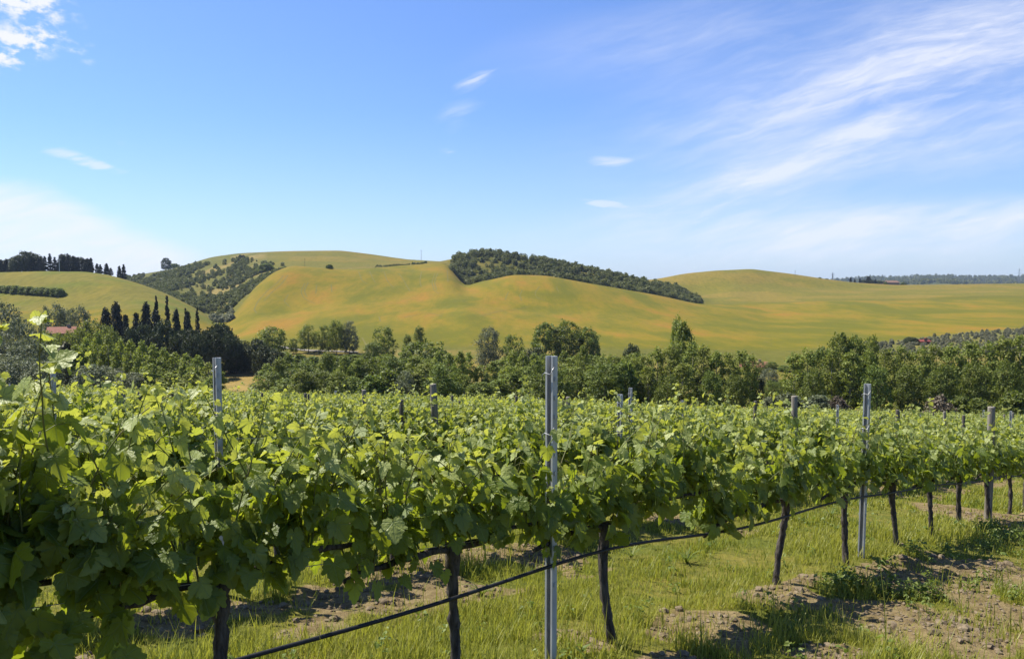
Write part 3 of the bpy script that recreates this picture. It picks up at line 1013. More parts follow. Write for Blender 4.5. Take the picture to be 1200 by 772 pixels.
NEAR_LABELS = {
    -1: 'big shaded grapevine at the left edge, one tall shoot rising above its row',
    0: 'grapevine with a gnarled trunk bending right at the lower left',
    1: 'grapevine on a straight dark trunk left of the nearest steel post',
    2: 'grapevine whose slim trunk kinks towards its foot, right of the nearest steel post',
    4: 'grapevine with a long bare arm filling the trunkless gap in the nearest row',
    5: 'grapevine with a rough trunk just left of the farther steel post in the nearest row',
    6: 'grapevine just right of the farther steel post, its foot curving right',
    7: 'grapevine with a short straight trunk, second right of the farther steel post',
    8: 'grapevine third right of the farther steel post, beside a bare soil patch',
    9: 'grapevine just left of the thick wooden post in the nearest row',
    10: 'grapevine just right of the thick wooden post in the nearest row',
    11: 'grapevine second past the thick wooden post, at the right edge',
    12: 'grapevine third past the thick wooden post, out at the right edge'}
K0 = 3.457
LEAN = {-1: 0.0, 0: -0.05, 1: -0.02, 2: 0.08, 4: -0.05, 5: -0.05, 6: 0.12, 7: -0.05, 8: 0.02, 9: 0.02, 10: 0.05, 11: 0.0, 12: 0.02}
for k, lab in NEAR_LABELS.items():
    Y = DY * (k + K0)
    x, y = row_pt(ROW_C0, Y)
    fx0, fx1, tall = -0.60, 0.60, 1.0
    if k == 4:
        fx0 = -1.25
    if k == 2:
        fx1, tall = 1.15, 1.06
    if k >= 5:
        fx0, fx1 = -0.52, 0.52
    if k == 0:
        fx0, tall = -0.50, 1.06
    if k == -1:
        fx1, tall = 0.62, 1.26
    if k == 1:
        tall = 1.05
    fm = vine_foliage(100 + k, LEAF_HI if k < 10 else LEAF_LO, fx0, fx1, {-1: 2.0, 0: 1.8, 1: 1.75, 2: 1.7}.get(k, 1.5), k < 10, 0.073, tall, {-1: 0.42, 0: 0.57, 1: 0.56, 2: 0.57}.get(k, 0.57))
    if k == -1:
        ex = vine_foliage(77, LEAF_HI, 0.20, 0.82, 1.5, True, 0.088, 1.72, 0.26)
        for f, mi in ex.f:
            fm.f.append((f + fm.n, mi))
        fm.v += ex.v
        fm.n += ex.n
        for a_ in fm.a:
            fm.a[a_] += ex.a[a_]
    v = vine_object(x, y, trunk_mesh(200 + k, LEAN[k]), vine_cordon(300 + k, fx0, fx1).mesh('vine_cordon', M['vine_bark'], True), fm.mesh('vine_foliage', LEAFMATS, True), ROW_ANG)
    tag(v, lab, 'grapevine', 'grapevines of the nearest row')

mid_vars = [(trunk_mesh(400 + i, 0.0, False), vine_cordon(420 + i, fine=False).mesh('vine_cordon', M['vine_bark'], True),
             vine_foliage(440 + i, LEAF_LO, dens=1.5, stems=(i < 5), size=0.082, tall=(1.0, 0.95, 1.08, 1.0, 0.92, 1.05)[i % 6]).mesh('vine_foliage', LEAFMATS)) for i in range(6)]
far_mbs = [vine_foliage(480 + i, LEAF_MIN, dens=0.95, stems=False, size=0.115, tall=(1.0, 1.1, 0.95, 1.05)[i]) for i in range(4)]
far_vars = [(mid_vars[i][0], mid_vars[i][1], far_mbs[i].mesh('vine_foliage', LEAFMATS)) for i in range(4)]

rngv = random.Random(5)
spots = []
for j in range(1, 40):
    c = ROW_C0 + j * ROW_STEP
    y0 = c / (ROW_DX + 0.72)
    Y = y0 + rngv.random() * DY
    while Y < Y_END:
        x = ROW_DX * Y - c
        if x / Y > 0.74:
            break
        spots.append((math.hypot(x, Y), j, x + rngv.uniform(-.04, .04), Y + rngv.uniform(-.04, .04)))
        Y += DY * rngv.uniform(0.93, 1.07)
spots.sort()
N_IND = 285
ind, rest = spots[:N_IND], spots[N_IND:]
by_row = {}
for s in ind:
    by_row.setdefault(s[1], []).append(s)
for j, lst in by_row.items():
    lst.sort(key=lambda s: s[3])
    for q, (dist, _, x, y) in enumerate(lst):
        var = mid_vars[rngv.randrange(6)] if dist < 19 else far_vars[rngv.randrange(4)]
        v = vine_object(x, y, *var, ROW_ANG + (math.pi if rngv.random() < 0.5 else 0), rngv.uniform(0.93, 1.07))
        if j <= 2:
            tag(v, f'leafy grapevine in the {ORD[j]} row, {ORD[q]} along it from the left edge', 'grapevine', f'grapevines of the {ORD[j]} row')
        else:
            tag(v, f'leafy grapevine in the near stretch of the {ORD[j]} row from the camera', 'grapevine', f'grapevines in the near stretch of the {ORD[j]} row')


def mb_arrays(mb):
    return np.concatenate(mb.v), np.concatenate([f for f, m in mb.f if m == 0]), {k: np.concatenate(a) for k, a in mb.a.items()}


def build_far_vines():
    mb = MB()
    arr = [mb_arrays(m) for m in far_mbs]
    tv, tf = vine_trunk(7, 0, False)
    for (dist, j, x, y) in rest:
        V, F, A = arr[rngv.randrange(4)]
        a = ROW_ANG + (math.pi if rngv.random() < 0.5 else 0)
        s = rngv.uniform(0.93, 1.07)
        c, sn = math.cos(a) * s, math.sin(a) * s
        z = float(gz(x, y)) + 0.05
        mb.add(np.stack([V[:, 0] * c - V[:, 1] * sn + x, V[:, 0] * sn + V[:, 1] * c + y, V[:, 2] * s + z], -1), F, 0, **A)
        if dist < 45:
            mb.add(tv + np.array([x, y, z]), tf, 1)
    o = bpy.data.objects.new('distant_grapevines', mb.mesh('distant_grapevines', [M['vine_leaf'], M['vine_bark']]))
    COL.objects.link(o)
    tag(o, 'green mass of distant vine rows reaching the valley trees', 'vines', kind='stuff')


build_far_vines()

# ------------------------------------------------------------------ posts, wires, hose


def steel_post_mesh(h):
    """folded galvanised profile: an open channel with returned lips"""
    w, d, t, lip = 0.052, 0.036, 0.004, 0.012
    mb = MB()
    z0, z1 = -0.40, h
    mb.add(*box(-w / 2, w / 2, -t / 2, t / 2, z0, z1))
    for s in (-1, 1):
        a, b = sorted((s * w / 2, s * (w / 2 - t)))
        mb.add(*box(a, b, -d, -t / 2 - 0.0002, z0, z1))
        a, b = sorted((s * (w / 2 - t) - s * 0.0002, s * (w / 2 - lip)))
        mb.add(*box(a, b, -d, -d + t, z0, z1))
        for k in range(int(h / 0.10) - 1):
            zz = 0.35 + k * 0.10
            if zz < h - 0.03:
                a, b = sorted((s * (w / 2 + 0.0003), s * (w / 2 + 0.007)))
                mb.add(*box(a, b, -d * 0.7, -d * 0.35, zz, zz + 0.022))
    mb.add(*box(-0.006, 0.006, t / 2 + .0002, t / 2 + 0.006, z0, z1))
    return mb.mesh('steel_post', M['steel'])


def clip_mesh(zz):
    mb = MB()
    if True:
        P = [(-0.034, -0.045, zz - 0.03), (-0.036, -0.05, zz), (-0.02, -0.047, zz + 0.012), (0.02, -0.047, zz + 0.005), (0.036, -0.05, zz + 0.03), (0.034, -0.03, zz + 0.05)]
        mb.add(*tube(P, 0.0028, 5))
    return mb.mesh('wire_clip', M['wire'], True)


def wood_post_mesh(h, r, m, seed):
    rng = np.random.default_rng(seed)
    z = np.array([-0.40, 0.0, 0.2, 0.45, 0.7, 0.95, 1.2, h - 0.012, h])
    rr = r * np.array([1.03, 1.02, 1.0, 0.99, 1.0, 0.98, 0.98, 0.97, 0.90])
    P = np.stack([0.008 * np.sin(z * 2 + seed), 0.006 * np.cos(z * 2.6 + seed), z], -1)
    mb = MB()
    V, F = tube(P, rr, 14, True, 0.025, rng)
    mb.add(V, F)
    return mb.mesh('wooden_post', m, True)


POST_H = 1.58
steel_m, clip_ms = steel_post_mesh(POST_H), [clip_mesh(POST_H - 0.10), clip_mesh(POST_H - 0.42)]
thick_m, thin_m = wood_post_mesh(1.50, 0.046, M['wood_post'], 1), wood_post_mesh(1.46, 0.034, M['dark_post'], 2)


def put_post(kind, x, y, label, group, h_off=0.0, tilt=(0, 0)):
    z = float(gz_near(x, y)) + row_lift(y) - 0.05 + h_off
    if kind == 'steel':
        o = empty('steel_trellis_post', (x, y, z), ROW_ANG + math.pi / 2 + math.pi)
        part('post_profile', steel_m, o)
        for cm in clip_ms:
            part('wire_clip', cm, o)
    else:
        o = bpy.data.objects.new('wooden_trellis_post', thick_m if kind == 'thick' else thin_m)
        COL.objects.link(o)
        o.location = (x, y, z)
        o.rotation_euler.z = ROW_ANG
    o.rotation_euler.x += tilt[0]
    o.rotation_euler.y += tilt[1]
    tag(o, label, 'post', group)
    return o


def row_k(k):
    return row_pt(ROW_C0, DY * (k + K0))


put_post('steel', *row_k(1.61), 'tall galvanised steel post standing in the nearest row, centre of the view', 'posts of the nearest row')
put_post('steel', *row_k(5.36), 'galvanised steel post in the nearest row with its foot in grass', 'posts of the nearest row', 0, (0.0, 0.012))
put_post('thick', *row_k(9.12), 'thick round wooden post in the nearest row near the right edge', 'posts of the nearest row')
put_post('steel', *row_k(12.9), 'steel post of the nearest row past the thick wooden post', 'posts of the nearest row')
POST_ROWS = {1: (5.44, 'steel'), 2: (6.95, 'steel')}
kind_words = {'steel': 'grey steel', 'thick': 'thick brown wooden', 'thin': 'thin dark wooden'}
SEQ = {1: ['steel', 'steel', 'thick', 'thin', 'thin', 'steel'], 2: ['steel', 'thick', 'steel', 'thin', 'steel', 'thin', 'thick']}
rp = random.Random(11)
for j in range(1, 16):
    c = ROW_C0 + j * ROW_STEP
    Y = POST_ROWS[j][0] if j in POST_ROWS else c / (ROW_DX + 0.66) + rp.random() * 3.0
    q = 0
    while Y < min(Y_END, 46):
        if j == 1 and q == 1:
            Y += 0.22
        x = ROW_DX * Y - c
        if x / Y > 0.70:
            break
        if x / Y > -0.67:
            kd = SEQ[j][q % len(SEQ[j])] if j in SEQ else rp.choices(['steel', 'thick', 'thin'], (1, 1, 5))[0]
            put_post(kd, x, Y, f'{kind_words[kd]} post in the {ORD[j]} row, {ORD[q]} post of it from the left edge', f'posts of the {ORD[j]} row', rp.uniform(-0.26, -0.06) if j > 2 else (-0.16 if (j == 1 and q == 1) else 0.0),
                     (rp.uniform(-.03, .03), rp.uniform(-.03, .03)) if j > 1 else (0, 0))
            q += 1
        Y += 3.06 * rp.uniform(0.97, 1.03)


def along_row(c, ys, hs, r, name, m, off=0.0, n=6):
    P = []
    for Y, h in zip(ys, hs):
        x, y = ROW_DX * Y - c + off * 0.711, Y - off * 0.704
        P.append((x, y, float(plane_z(x, y)) + h))
    mb = MB()
    mb.add(*tube(P, r, n))
    o = bpy.data.objects.new(name, mb.mesh(name, m, True))
    COL.objects.link(o)
    return o


ys = np.linspace(1.2, 15, 90)
hs = np.interp(ys, [1.2, 2.9, 3.65, 4.116, 4.5, 5.3, 6.1, 7.17, 9, 11, 15], [0.20, 0.35, 0.425, 0.475, 0.50, 0.475, 0.49, 0.545, 0.56, 0.60, 0.60])
hs = smooth1(hs, 3) + 0.012 * np.sin(ys * 3.1)
o = along_row(ROW_C0, ys, hs, 0.0095, 'irrigation_hose', M['hose'], 0.045, 8)
tag(o, 'black irrigation hose slung along the trunks of the nearest row', 'hose', 'irrigation hoses')
ys = np.linspace(3.5, 22, 60)
o = along_row(ROW_C0 + ROW_STEP, ys, 0.52 + 0.02 * np.sin(ys * 2.3), 0.0095, 'irrigation_hose', M['hose'], 0.045, 6)
tag(o, 'black irrigation hose glimpsed low in the second row behind leaves', 'hose', 'irrigation hoses')
for j in (0, 1, 2):
    for q, h in enumerate((0.66, 1.02) if j else (0.66,)):
        ys = np.linspace(1.2 + j * 2.2, 20, 40)
        o = along_row(ROW_C0 + j * ROW_STEP, ys, np.full(40, h), 0.0016, 'trellis_wire', M['wire'], 0.02, 4)
        tag(o, f'{("lower", "upper")[q]} thin steel wire stretched through the leaves of the {("nearest", "second", "third")[j]} row', 'wire', 'trellis wires')

# ------------------------------------------------------------------ grass, weeds, clods


def build_grass():
    rng = np.random.default_rng(12)
    N = 900000
    Y = 1.9 + (24 - 1.9) * rng.random(N) ** 1.6
    X = rng.uniform(-0.78, 0.80, N) * (Y + 0.6)
    d = np.hypot(X, Y)
    # thin to the wanted density
    dens_have = N / 22.1 / (1.6 * ((Y - 1.9) / 22.1).clip(1e-4) ** (0.6 / 1.6)) / (1.58 * (Y + 0.6))
    clump = fbm(X * 2.5, Y * 2.5, 71, 3)
    soil = soil_amt(X, Y)
    want = np.clip(4200 * (4.5 / d) ** 1.3, 140, 5600) * (0.25 + 1.3 * sstep(clump, 0.3, 0.65)) * (1 - 0.86 * sstep(soil, 0.2, 0.6))
    keep = rng.random(N) < want / dens_have
    X, Y, d, clump = X[keep], Y[keep], d[keep], clump[keep]
    n = len(X)
    off, j = row_off(X, Y)
    track = np.exp(-((np.abs(off) - 0.85) / 0.3) ** 2)
    far = sstep(d, 5, 16)
    h = rng.gamma(5, 0.2, n) * (0.050 + 0.062 * sstep(fbm(X * 0.8, Y * 0.8, 13, 3), 0.35, 0.65)) * (1 - 0.35 * track)
    w = (0.0024 + 0.0016 * rng.random(n)) * (1 + 1.8 * far)
    az = rng.uniform(0, 2 * np.pi, n)
    lean = rng.uniform(0.1, 0.75, n) * h
    dx, dy = np.cos(az), np.sin(az)
    z0 = gz_near(X, Y) - 0.02
    tall = rng.random(n) < 0.02
    h = np.where(tall, h * 2.0, h)
    V = np.zeros((n, 5, 3))
    for i, (t, wt) in enumerate(((0, 1), (0.5, 0.75), (1.0, 0))):
        cx, cyy, cz = X + dx * lean * t * t, Y + dy * lean * t * t, z0 + h * t
        if i < 2:
            V[:, 2 * i] = np.stack([cx - dy * w * wt, cyy + dx * w * wt, cz], -1)
            V[:, 2 * i + 1] = np.stack([cx + dy * w * wt, cyy - dx * w * wt, cz], -1)
        else:
            V[:, 4] = np.stack([cx, cyy, cz], -1)
    b = (np.arange(n) * 5)[:, None]
    hue = np.clip(0.10 + 0.75 * sstep(fbm(X * 1.1, Y * 1.1, 15, 3), 0.32, 0.66) + rng.normal(0, 0.2, n) + 0.3 * tall, 0, 1)
    mb = MB()
    mb.add(V.reshape(-1, 3), [b + np.array([0, 1, 3, 2]), b + np.array([2, 3, 4])], rnd=np.repeat(hue, 5))
    o = bpy.data.objects.new('grass', mb.mesh('grass', M['grass']))
    COL.objects.link(o)
    tag(o, 'yellow green grass growing between and under the vine rows', 'grass', kind='stuff')
    print('grass blades', n)


def build_weeds():
    rng = np.random.default_rng(31)
    mb = MB()
    N = 60000
    Y = rng.uniform(2.3, 13, N)
    X = rng.uniform(-0.7, 0.75, N) * Y
    off, j = row_off(X, Y)
    c = fbm(X * 1.6, Y * 1.6, 23, 3)
    p = 0.008 + 0.6 * ((j == 0) & (off > 0.22) & (off < 1.15) & (Y > 5.0)) * sstep(c, 0.46, 0.62)
    p = np.where((j == 0) & (off > 1.2), 0.03, p) * np.where(soil_amt(X, Y) > 0.3, 0.08, 1.0)
    k = (rng.random(N) < p * 0.95) & ((j == 0) | (j == -1))
    pts = list(zip(X[k], Y[k], gz_near(X[k], Y[k])))
    print('weeds', len(pts))
    for (X, Y, z) in pts:
        z = z - 0.01
        k = rng.integers(8, 22)
        big = rng.random() < 0.10
        hgt = rng.uniform(0.05, 0.16)
        az = rng.uniform(0, 6.28, k)
        rad = rng.uniform(0.01, 0.07, k) * (1.6 if big else 1)
        pos = np.stack([X + np.cos(az) * rad * 0.6, Y + np.sin(az) * rad * 0.6, z + hgt * rng.random(k) ** 0.8 + 0.012], -1)
        o = np.stack([np.cos(az), np.sin(az), np.zeros(k)], -1)
        add_leaves(mb, rng, pos, np.array([0, 0, 1.0]) + o * rng.uniform(-0.2, 0.7, (k, 1)) + rng.normal(0, 0.25, (k, 3)), o + np.array([0, 0, 0.25]), rng.uniform(0.014, 0.034, k) * (1.6 if big else 1.0),
                   np.full(k, 0.0), LEAF_MIN * np.array([rng.uniform(0.5, 0.9), 1.0]))
    o = bpy.data.objects.new('weeds', mb.mesh('weeds', M['weed']))
    COL.objects.link(o)
    tag(o, 'dark green weeds along the strip of shade under the nearest row', 'weeds', kind='stuff')
    # long-bladed tufts in the aisle
    for (px, py, lab) in ((740, 655, 'tuft of broad grass blades in the aisle behind the nearest steel post'), (975, 607, 'tuft of broad grass blades behind the farther steel post'),
                          (565, 700, 'pale thistle-like tuft between the lower left trunk and the steel post'), (805, 660, 'small tuft of broad grass blades in the gap between trunks')):
        p = at(px, py, 1)
        mb = MB()
        n = 26
        for i in range(n):
            a = rng.uniform(0, 6.28)
            L_ = rng.uniform(0.12, 0.24)
            t = np.linspace(0, 1, 5)
            cx = np.cos(a) * L_ * (0.15 * t + 0.65 * t * t)
            cyy = np.sin(a) * L_ * (0.15 * t + 0.65 * t * t)
            cz = L_ * (t - 0.45 * t ** 2.4)
            w = 0.008 * (1 - t) ** 0.7
            V = np.concatenate([np.stack([cx - np.sin(a) * w, cyy + np.cos(a) * w, cz], -1), np.stack([cx + np.sin(a) * w, cyy - np.cos(a) * w, cz], -1)])
            kk = np.arange(4)
            mb.add(V, np.stack([kk, kk + 5, kk + 6, kk + 1], -1), rnd=np.full(10, rng.random()))
        o = bpy.data.objects.new('grass_tuft', mb.mesh('grass_tuft', M['weed']))
        COL.objects.link(o)
        o.location = (p.x, p.y, float(gz_near(p.x, p.y)) - 0.01)
        tag(o, lab, 'grass tuft', 'broad grass tufts')


def build_clods():
    rng = np.random.default_rng(44)
    import bmesh as _bm
    b = _bm.new()
    _bm.ops.create_icosphere(b, subdivisions=2, radius=1.0)
    IV = np.array([v.co for v in b.verts])
    IF = np.array([[v.index for v in f.verts] for f in b.faces])
    b.free()
    mb = MB()
    n = 0
    N = 60000
    Y_ = rng.uniform(2.4, 11, N)
    X_ = rng.uniform(-0.7, 0.76, N) * Y_
    S_ = soil_amt(X_, Y_)
    k = rng.random(N) < S_ ** 2 * 0.5
    X_, Y_, S_ = X_[k], Y_[k], S_[k]
    Z_ = gz_near(X_, Y_) + (fbm(X_ * 3, Y_ * 3, 9, 4) - 0.5) * (0.05 + 0.09 * S_)
    for X, Y, z in zip(X_, Y_, Z_):
        r = min(0.003 + rng.gamma(1.2, 0.0062), 0.04)
        sc = r * rng.uniform(0.7, 1.3, 3) * np.array([1, 1, 0.7])
        off = rng.uniform(0, 50)
        disp = 1 + 0.5 * (fbm(IV[:, 0] * 1.6 + off, IV[:, 1] * 1.6 + IV[:, 2] * 1.3 + off, 3, 2) - 0.5) + 0.10 * rng.standard_normal(len(IV))
        mb.add(IV * disp[:, None] * sc + np.array([X, Y, z + r * 0.15]), IF)
        n += 1
    print('clods', n)
    o = bpy.data.objects.new('soil_clods', mb.mesh('soil_clods', M['soil'], False))
    COL.objects.link(o)
    tag(o, 'dry brown clods scattered over the bare soil patches', 'soil', kind='stuff')


build_grass()
build_weeds()
build_clods()

# ------------------------------------------------------------------ trees


def sphere_pts(rng, n):
    return unit(rng.standard_normal((n, 3)))


def leaf_quads(mb, rng, C, out_, size, flat=1.0):
    """leaf clumps: bent quads facing loosely outwards"""
    n = len(C)
    nrm = unit(out_ * 0.5 + rng.normal(0, 0.65, (n, 3)) + np.array([0, 0, 0.45]))
    a = unit(np.cross(nrm, rng.standard_normal((n, 3))))
    b = np.cross(nrm, a)
    s = size * rng.uniform(0.6, 1.35, (n, 1))
    V = np.stack([C - a * s * 0.5 - b * s * 0.28, C + b * s * -0.5 * 0.9 + a * s * 0.1, C + a * s * 0.55 + b * s * 0.05, C + b * s * 0.5 - a * s * 0.12], 1)
    V[:, 1] += nrm * s * 0.14
    V[:, 3] += nrm * s * 0.10
    base = (np.arange(n) * 4)[:, None]
    mb.add(V.reshape(-1, 3), base + np.arange(4)[None], rnd=np.repeat(rng.random(n), 4))


def crown_arrays(seed, prof, rx, h, z0, nclump, per, clump_r, leaf, hollow=0.35, jag=0.25):
    """clumps of leaves placed in a profile of revolution; prof(t) is the radius at height t (0..1)"""
    rng = np.random.default_rng(seed)
    C, O = [], []
    for i in range(nclump):
        t = rng.random()
        pr = prof(t)
        if rng.random() > pr + 0.12:
            t = rng.random()
            pr = prof(t)
        a = rng.uniform(0, 2 * np.pi)
        lobes = 1 + jag * (math.sin(a * 3 + seed + t * 5) * 0.5 + rng.normal(0, 0.35))
        rr = rx * pr * lobes * (hollow + (1 - hollow) * math.sqrt(rng.random()))
        c = np.array([math.cos(a) * rr, math.sin(a) * rr, z0 + h * t])
        cr = clump_r * rng.uniform(0.6, 1.3)
        q = sphere_pts(rng, per) * (rng.random((per, 1)) ** 0.45) * cr * np.array([1, 1, 0.8])
        C.append(c + q)
        O.append(unit(q + (c - np.array([0, 0, z0 + h * 0.4])) * np.array([1, 1, 0.6]) * 0.5))
    C, O = np.concatenate(C), np.concatenate(O)
    top = np.percentile(C[:, 2], 99.2)
    C[:, 2] = z0 + (C[:, 2] - z0) * (9.9 - z0) / (top - z0)
    wide = np.percentile(np.hypot(C[:, 0], C[:, 1]), 96)
    C[:, :2] *= rx / wide
    mb = MB()
    leaf_quads(mb, rng, C, O, leaf)
    return mb


def trunk_arrays(seed, h, r, fork, spread, bark_n=6):
    rng = np.random.default_rng(seed + 900)
    mb = MB()
    t = np.linspace(0, 1, 7)
    P = np.stack([0.25 * np.sin(t * 3 + seed) * t, 0.25 * np.cos(t * 2 + seed) * t - 0.25 * 0 * t, -0.4 + (h + 0.4) * t], -1)
    mb.add(*tube(P, r * (1 - 0.8 * t) + r * 0.35 * np.exp(-t * 14), 8))
    for i in range(fork):
        k = rng.uniform(0.28, 0.8)
        p0 = np.array([np.interp(k, t, P[:, m]) for m in range(3)])
        a = rng.uniform(0, 6.28)
        d = np.array([math.cos(a) * spread, math.sin(a) * spread, h * rng.uniform(0.12, 0.3)]) * rng.uniform(0.5, 1.0)
        s = np.linspace(0, 1, 4)[:, None]
        mb.add(*tube(p0 + d * s + np.array([0, 0, 0.1 * h]) * s * s * 0.5, r * 0.42 * (1 - 0.8 * s[:, 0]) * (1 - 0.5 * k), 5))
    return mb


def oval(t):
    return max(0.0, math.sin(math.pi * min(1, (t * 0.94 + 0.06)) ** 0.85)) ** 0.75


def column(t):
    return max(0.05, min(1.0, (t + 0.02) * 4.0, (1.02 - t) * 2.6)) ** 0.6


def cypress_p(t):
    return max(0.03, min(1.0, (t + 0.05) * 7)) * (1 - t) ** 0.55 * 1.05


def conif_p(t):
    return max(0.05, (1.02 - t) ** 0.7) * min(1, (t + 0.1) * 5)


def dome_p(t):
    return math.sqrt(max(0.0, 1 - t * t)) * (0.85 + 0.15 * min(1, t * 5))


def round_p(t):
    return math.sqrt(max(0.02, 1 - ((t - 0.42) / 0.60) ** 2))


def umbrella_p(t):
    return math.sqrt(max(0.0, 1 - ((t - 0.25) / 0.78) ** 2))


KINDS = {}


def def_kind(key, word, matn, bark, prof, rx, z0, n, per, cr, leaf, nvar=2, th=0.85, tr=0.16, fork=7, hollow=0.35, jag=0.25):
    """unit trees 10 m high"""
    lst = []
    for i in range(nvar):
        sd = sum(map(ord, key)) * 7 + i * 31
        cm = crown_arrays(sd, prof, rx, 10 - z0 - cr * 0.5, z0, n, per, cr, leaf, hollow, jag)
        tm = trunk_arrays(sd, 10 * th, tr, fork, rx * 0.8)
        lst.append((cm, cm.mesh('crown', M[matn]), tm.mesh('trunk', M[bark], True)))
    KINDS[key] = (word, lst)


def_kind('poplar', 'poplar', 'poplar', 'pale_bark', column, 2.0, 0.9, 130, 24, 0.66, 0.27, 4)
def_kind('young_poplar', 'poplar', 'young', 'pale_bark', oval, 2.0, 1.0, 130, 26, 0.6, 0.27, 3)
def_kind('tall_poplar', 'poplar', 'poplar', 'pale_bark', oval, 2.0, 2.2, 130, 26, 0.66, 0.27, 2)
def_kind('broad', 'broadleaf tree', 'broad', 'bark', round_p, 3.6, 1.0, 170, 30, 0.9, 0.32, 4)
def_kind('light', 'broadleaf tree', 'poplar', 'bark', round_p, 4.0, 1.6, 170, 30, 0.95, 0.33, 2)
def_kind('grey', 'willow', 'grey', 'bark', round_p, 4.2, 0.8, 170, 30, 1.0, 0.33, 2)
def_kind('holm', 'evergreen oak', 'dark', 'bark', round_p, 4.6, 0.8, 200, 26, 1.0, 0.45, 2, jag=0.15)
def_kind('umbrella', 'umbrella pine', 'dark', 'bark', umbrella_p, 6.8, 4.6, 240, 26, 1.1, 0.5, 2, 0.75, 0.26, 12, 0.2, 0.10)
def_kind('conifer', 'conifer', 'needle', 'bark', conif_p, 2.7, 0.6, 190, 26, 0.75, 0.42, 3)
def_kind('cypress', 'cypress', 'needle', 'bark', cypress_p, 0.95, 0.35, 150, 22, 0.34, 0.30, 2, jag=0.1)
def_kind('pine', 'pine', 'pine_brown', 'bark', oval, 3.2, 2.8, 100, 22, 0.75, 0.40, 1, fork=14)
def_kind('bush', 'bush', 'broad', 'bark', dome_p, 5.0, 0.0, 150, 24, 1.5, 0.8, 2, 0.5, 0.2)
def_kind('greybush', 'bush', 'grey', 'bark', dome_p, 5.5, 0.0, 150, 24, 1.6, 0.85, 2, 0.5, 0.2)
def_kind('drybush', 'bush', 'dry', 'bark', dome_p, 6.0, 0.0, 170, 26, 1.5, 0.7, 1, 0.5, 0.2)

rt = random.Random(3)


def tree(key, px, top, Y, width=None, label=None, group=None, base=None, cat=None, name=None):
    """a tree at distance Y under picture column px whose crown reaches picture row top"""
    word, lst = KINDS[key]
    if base is not None:
        p = at(px, base, 100)
        x, Y, z = p.x, p.y, p.z
    else:
        x = (px - 600) / FPX * Y
        z = float(gz(x, Y))
    h = max(1.0, float(zpix(Y, top)) - z) / 10.0
    i = rt.randrange(len(lst))
    crown, trunk = lst[i][1], lst[i][2]
    rx = {'young_poplar': 2.0, 'poplar': 2.0, 'tall_poplar': 2.0, 'broad': 3.6, 'light': 4.0, 'grey': 4.2, 'holm': 4.6, 'umbrella': 6.8, 'conifer': 2.7, 'cypress': 0.95, 'pine': 3.2, 'bush': 5.0, 'greybush': 5.5, 'drybush': 6.0}[key]
    sx = h
    if width:
        sx = (width / FPX * Y / 2) / rx
    t = empty(name or word.replace(' ', '_').replace('broadleaf_tree', 'broadleaf_tree'), (x, Y, z), rt.uniform(0, 6.28), (sx, sx, h))
    part('trunk', trunk, t)
    part('crown', crown, t)
    tag(t, label, cat or ('bush' if 'bush' in word else 'tree'), group)
    return t


def stand(items, fmt, group):
    """items (key, px, top, Y, width) of one stand, labelled in their order from the left"""
    items = sorted(items, key=lambda s: s[1])
    for i, (key, px, top, Y, w) in enumerate(items):
        tree(key, px, top, Y, w, fmt.format(ord=ORD[i]), group)


# conifers and slim cypresses on the valley knoll, left
stand([('conifer', 124, 363, 232, 20), ('conifer', 136, 357, 230, 22), ('conifer', 147, 370, 228, 16), ('conifer', 159, 368, 231, 16), ('conifer', 171, 357, 233, 19), ('conifer', 182, 365, 229, 24),
       ('conifer', 206, 364, 232, 14), ('conifer', 220, 366, 232, 14)], 'dark pointed conifer in the clump left of the valley, {ord} from the left', 'dark conifers in the valley')
stand([('cypress', 183, 348, 238, 6.5), ('cypress', 196, 348, 236, 7.5), ('cypress', 217, 362, 238, 5.5), ('cypress', 231, 361, 236, 6)],
      'slim dark cypress rising over the valley clump, {ord} of four from the left', 'slim cypresses in the valley')
stand([('holm', 152, 386, 216, 22), ('holm', 168, 381, 220, 26), ('holm', 192, 377, 220, 30), ('holm', 178, 392, 212, 24), ('holm', 258, 400, 215, 26), ('holm', 284, 401, 220, 30), ('holm', 276, 412, 217, 26), ('holm', 308, 405, 212, 26), ('holm', 322, 410, 210, 24),
       ('holm', 300, 398, 218, 24)],
      'dark rounded evergreen oak among the conifers and umbrella pines, {ord} from the left', 'dark evergreen oaks in the valley')
stand([('umbrella', 218, 387, 214, 40), ('umbrella', 243, 388, 208, 40), ('umbrella', 257, 380, 222, 36), ('umbrella', 268, 393, 217, 34), ('umbrella', 230, 394, 202, 36)],
      'dark flat-topped umbrella pine left of the brown field, {ord} of five from the left', 'umbrella pines in the valley')
# grey-green trees at the far left
stand([('grey', 2, 356, 215, 46), ('grey', 22, 374, 200, 40), ('grey', 45, 386, 190, 34), ('grey', 4, 392, 180, 50), ('grey', 30, 398, 172, 46), ('grey', -22, 370, 200, 50), ('grey', 62, 357, 236, 34), ('grey', 91, 360, 234, 32), ('grey', 78, 364, 240, 24)],
      'greyish green willow at the left edge of the valley, {ord} from the left', 'willows at the left')
stand([('light', 55, 390, 185, 34), ('light', 108, 376, 205, 44), ('light', 92, 386, 190, 34), ('light', 128, 384, 195, 30), ('light', 66, 392, 192, 26), ('light', 82, 389, 192, 26)], 'fresh green bushy tree around the red-roofed house, {ord} of six from the left', 'bushy trees round the red roof')
tree('pine', 76, 402, 150, 34, 'brownish green pine with bare branches below the red roof', None)
stand([('grey', 20, 418, 132, 56), ('grey', 48, 424, 128, 48), ('grey', -12, 414, 136, 60), ('grey', 104, 428, 120, 44), ('grey', 126, 430, 124, 46), ('grey', 152, 437, 118, 40)],
      'low greyish willow in front of the left poplar stand, {ord} from the left', 'low willows at the left')
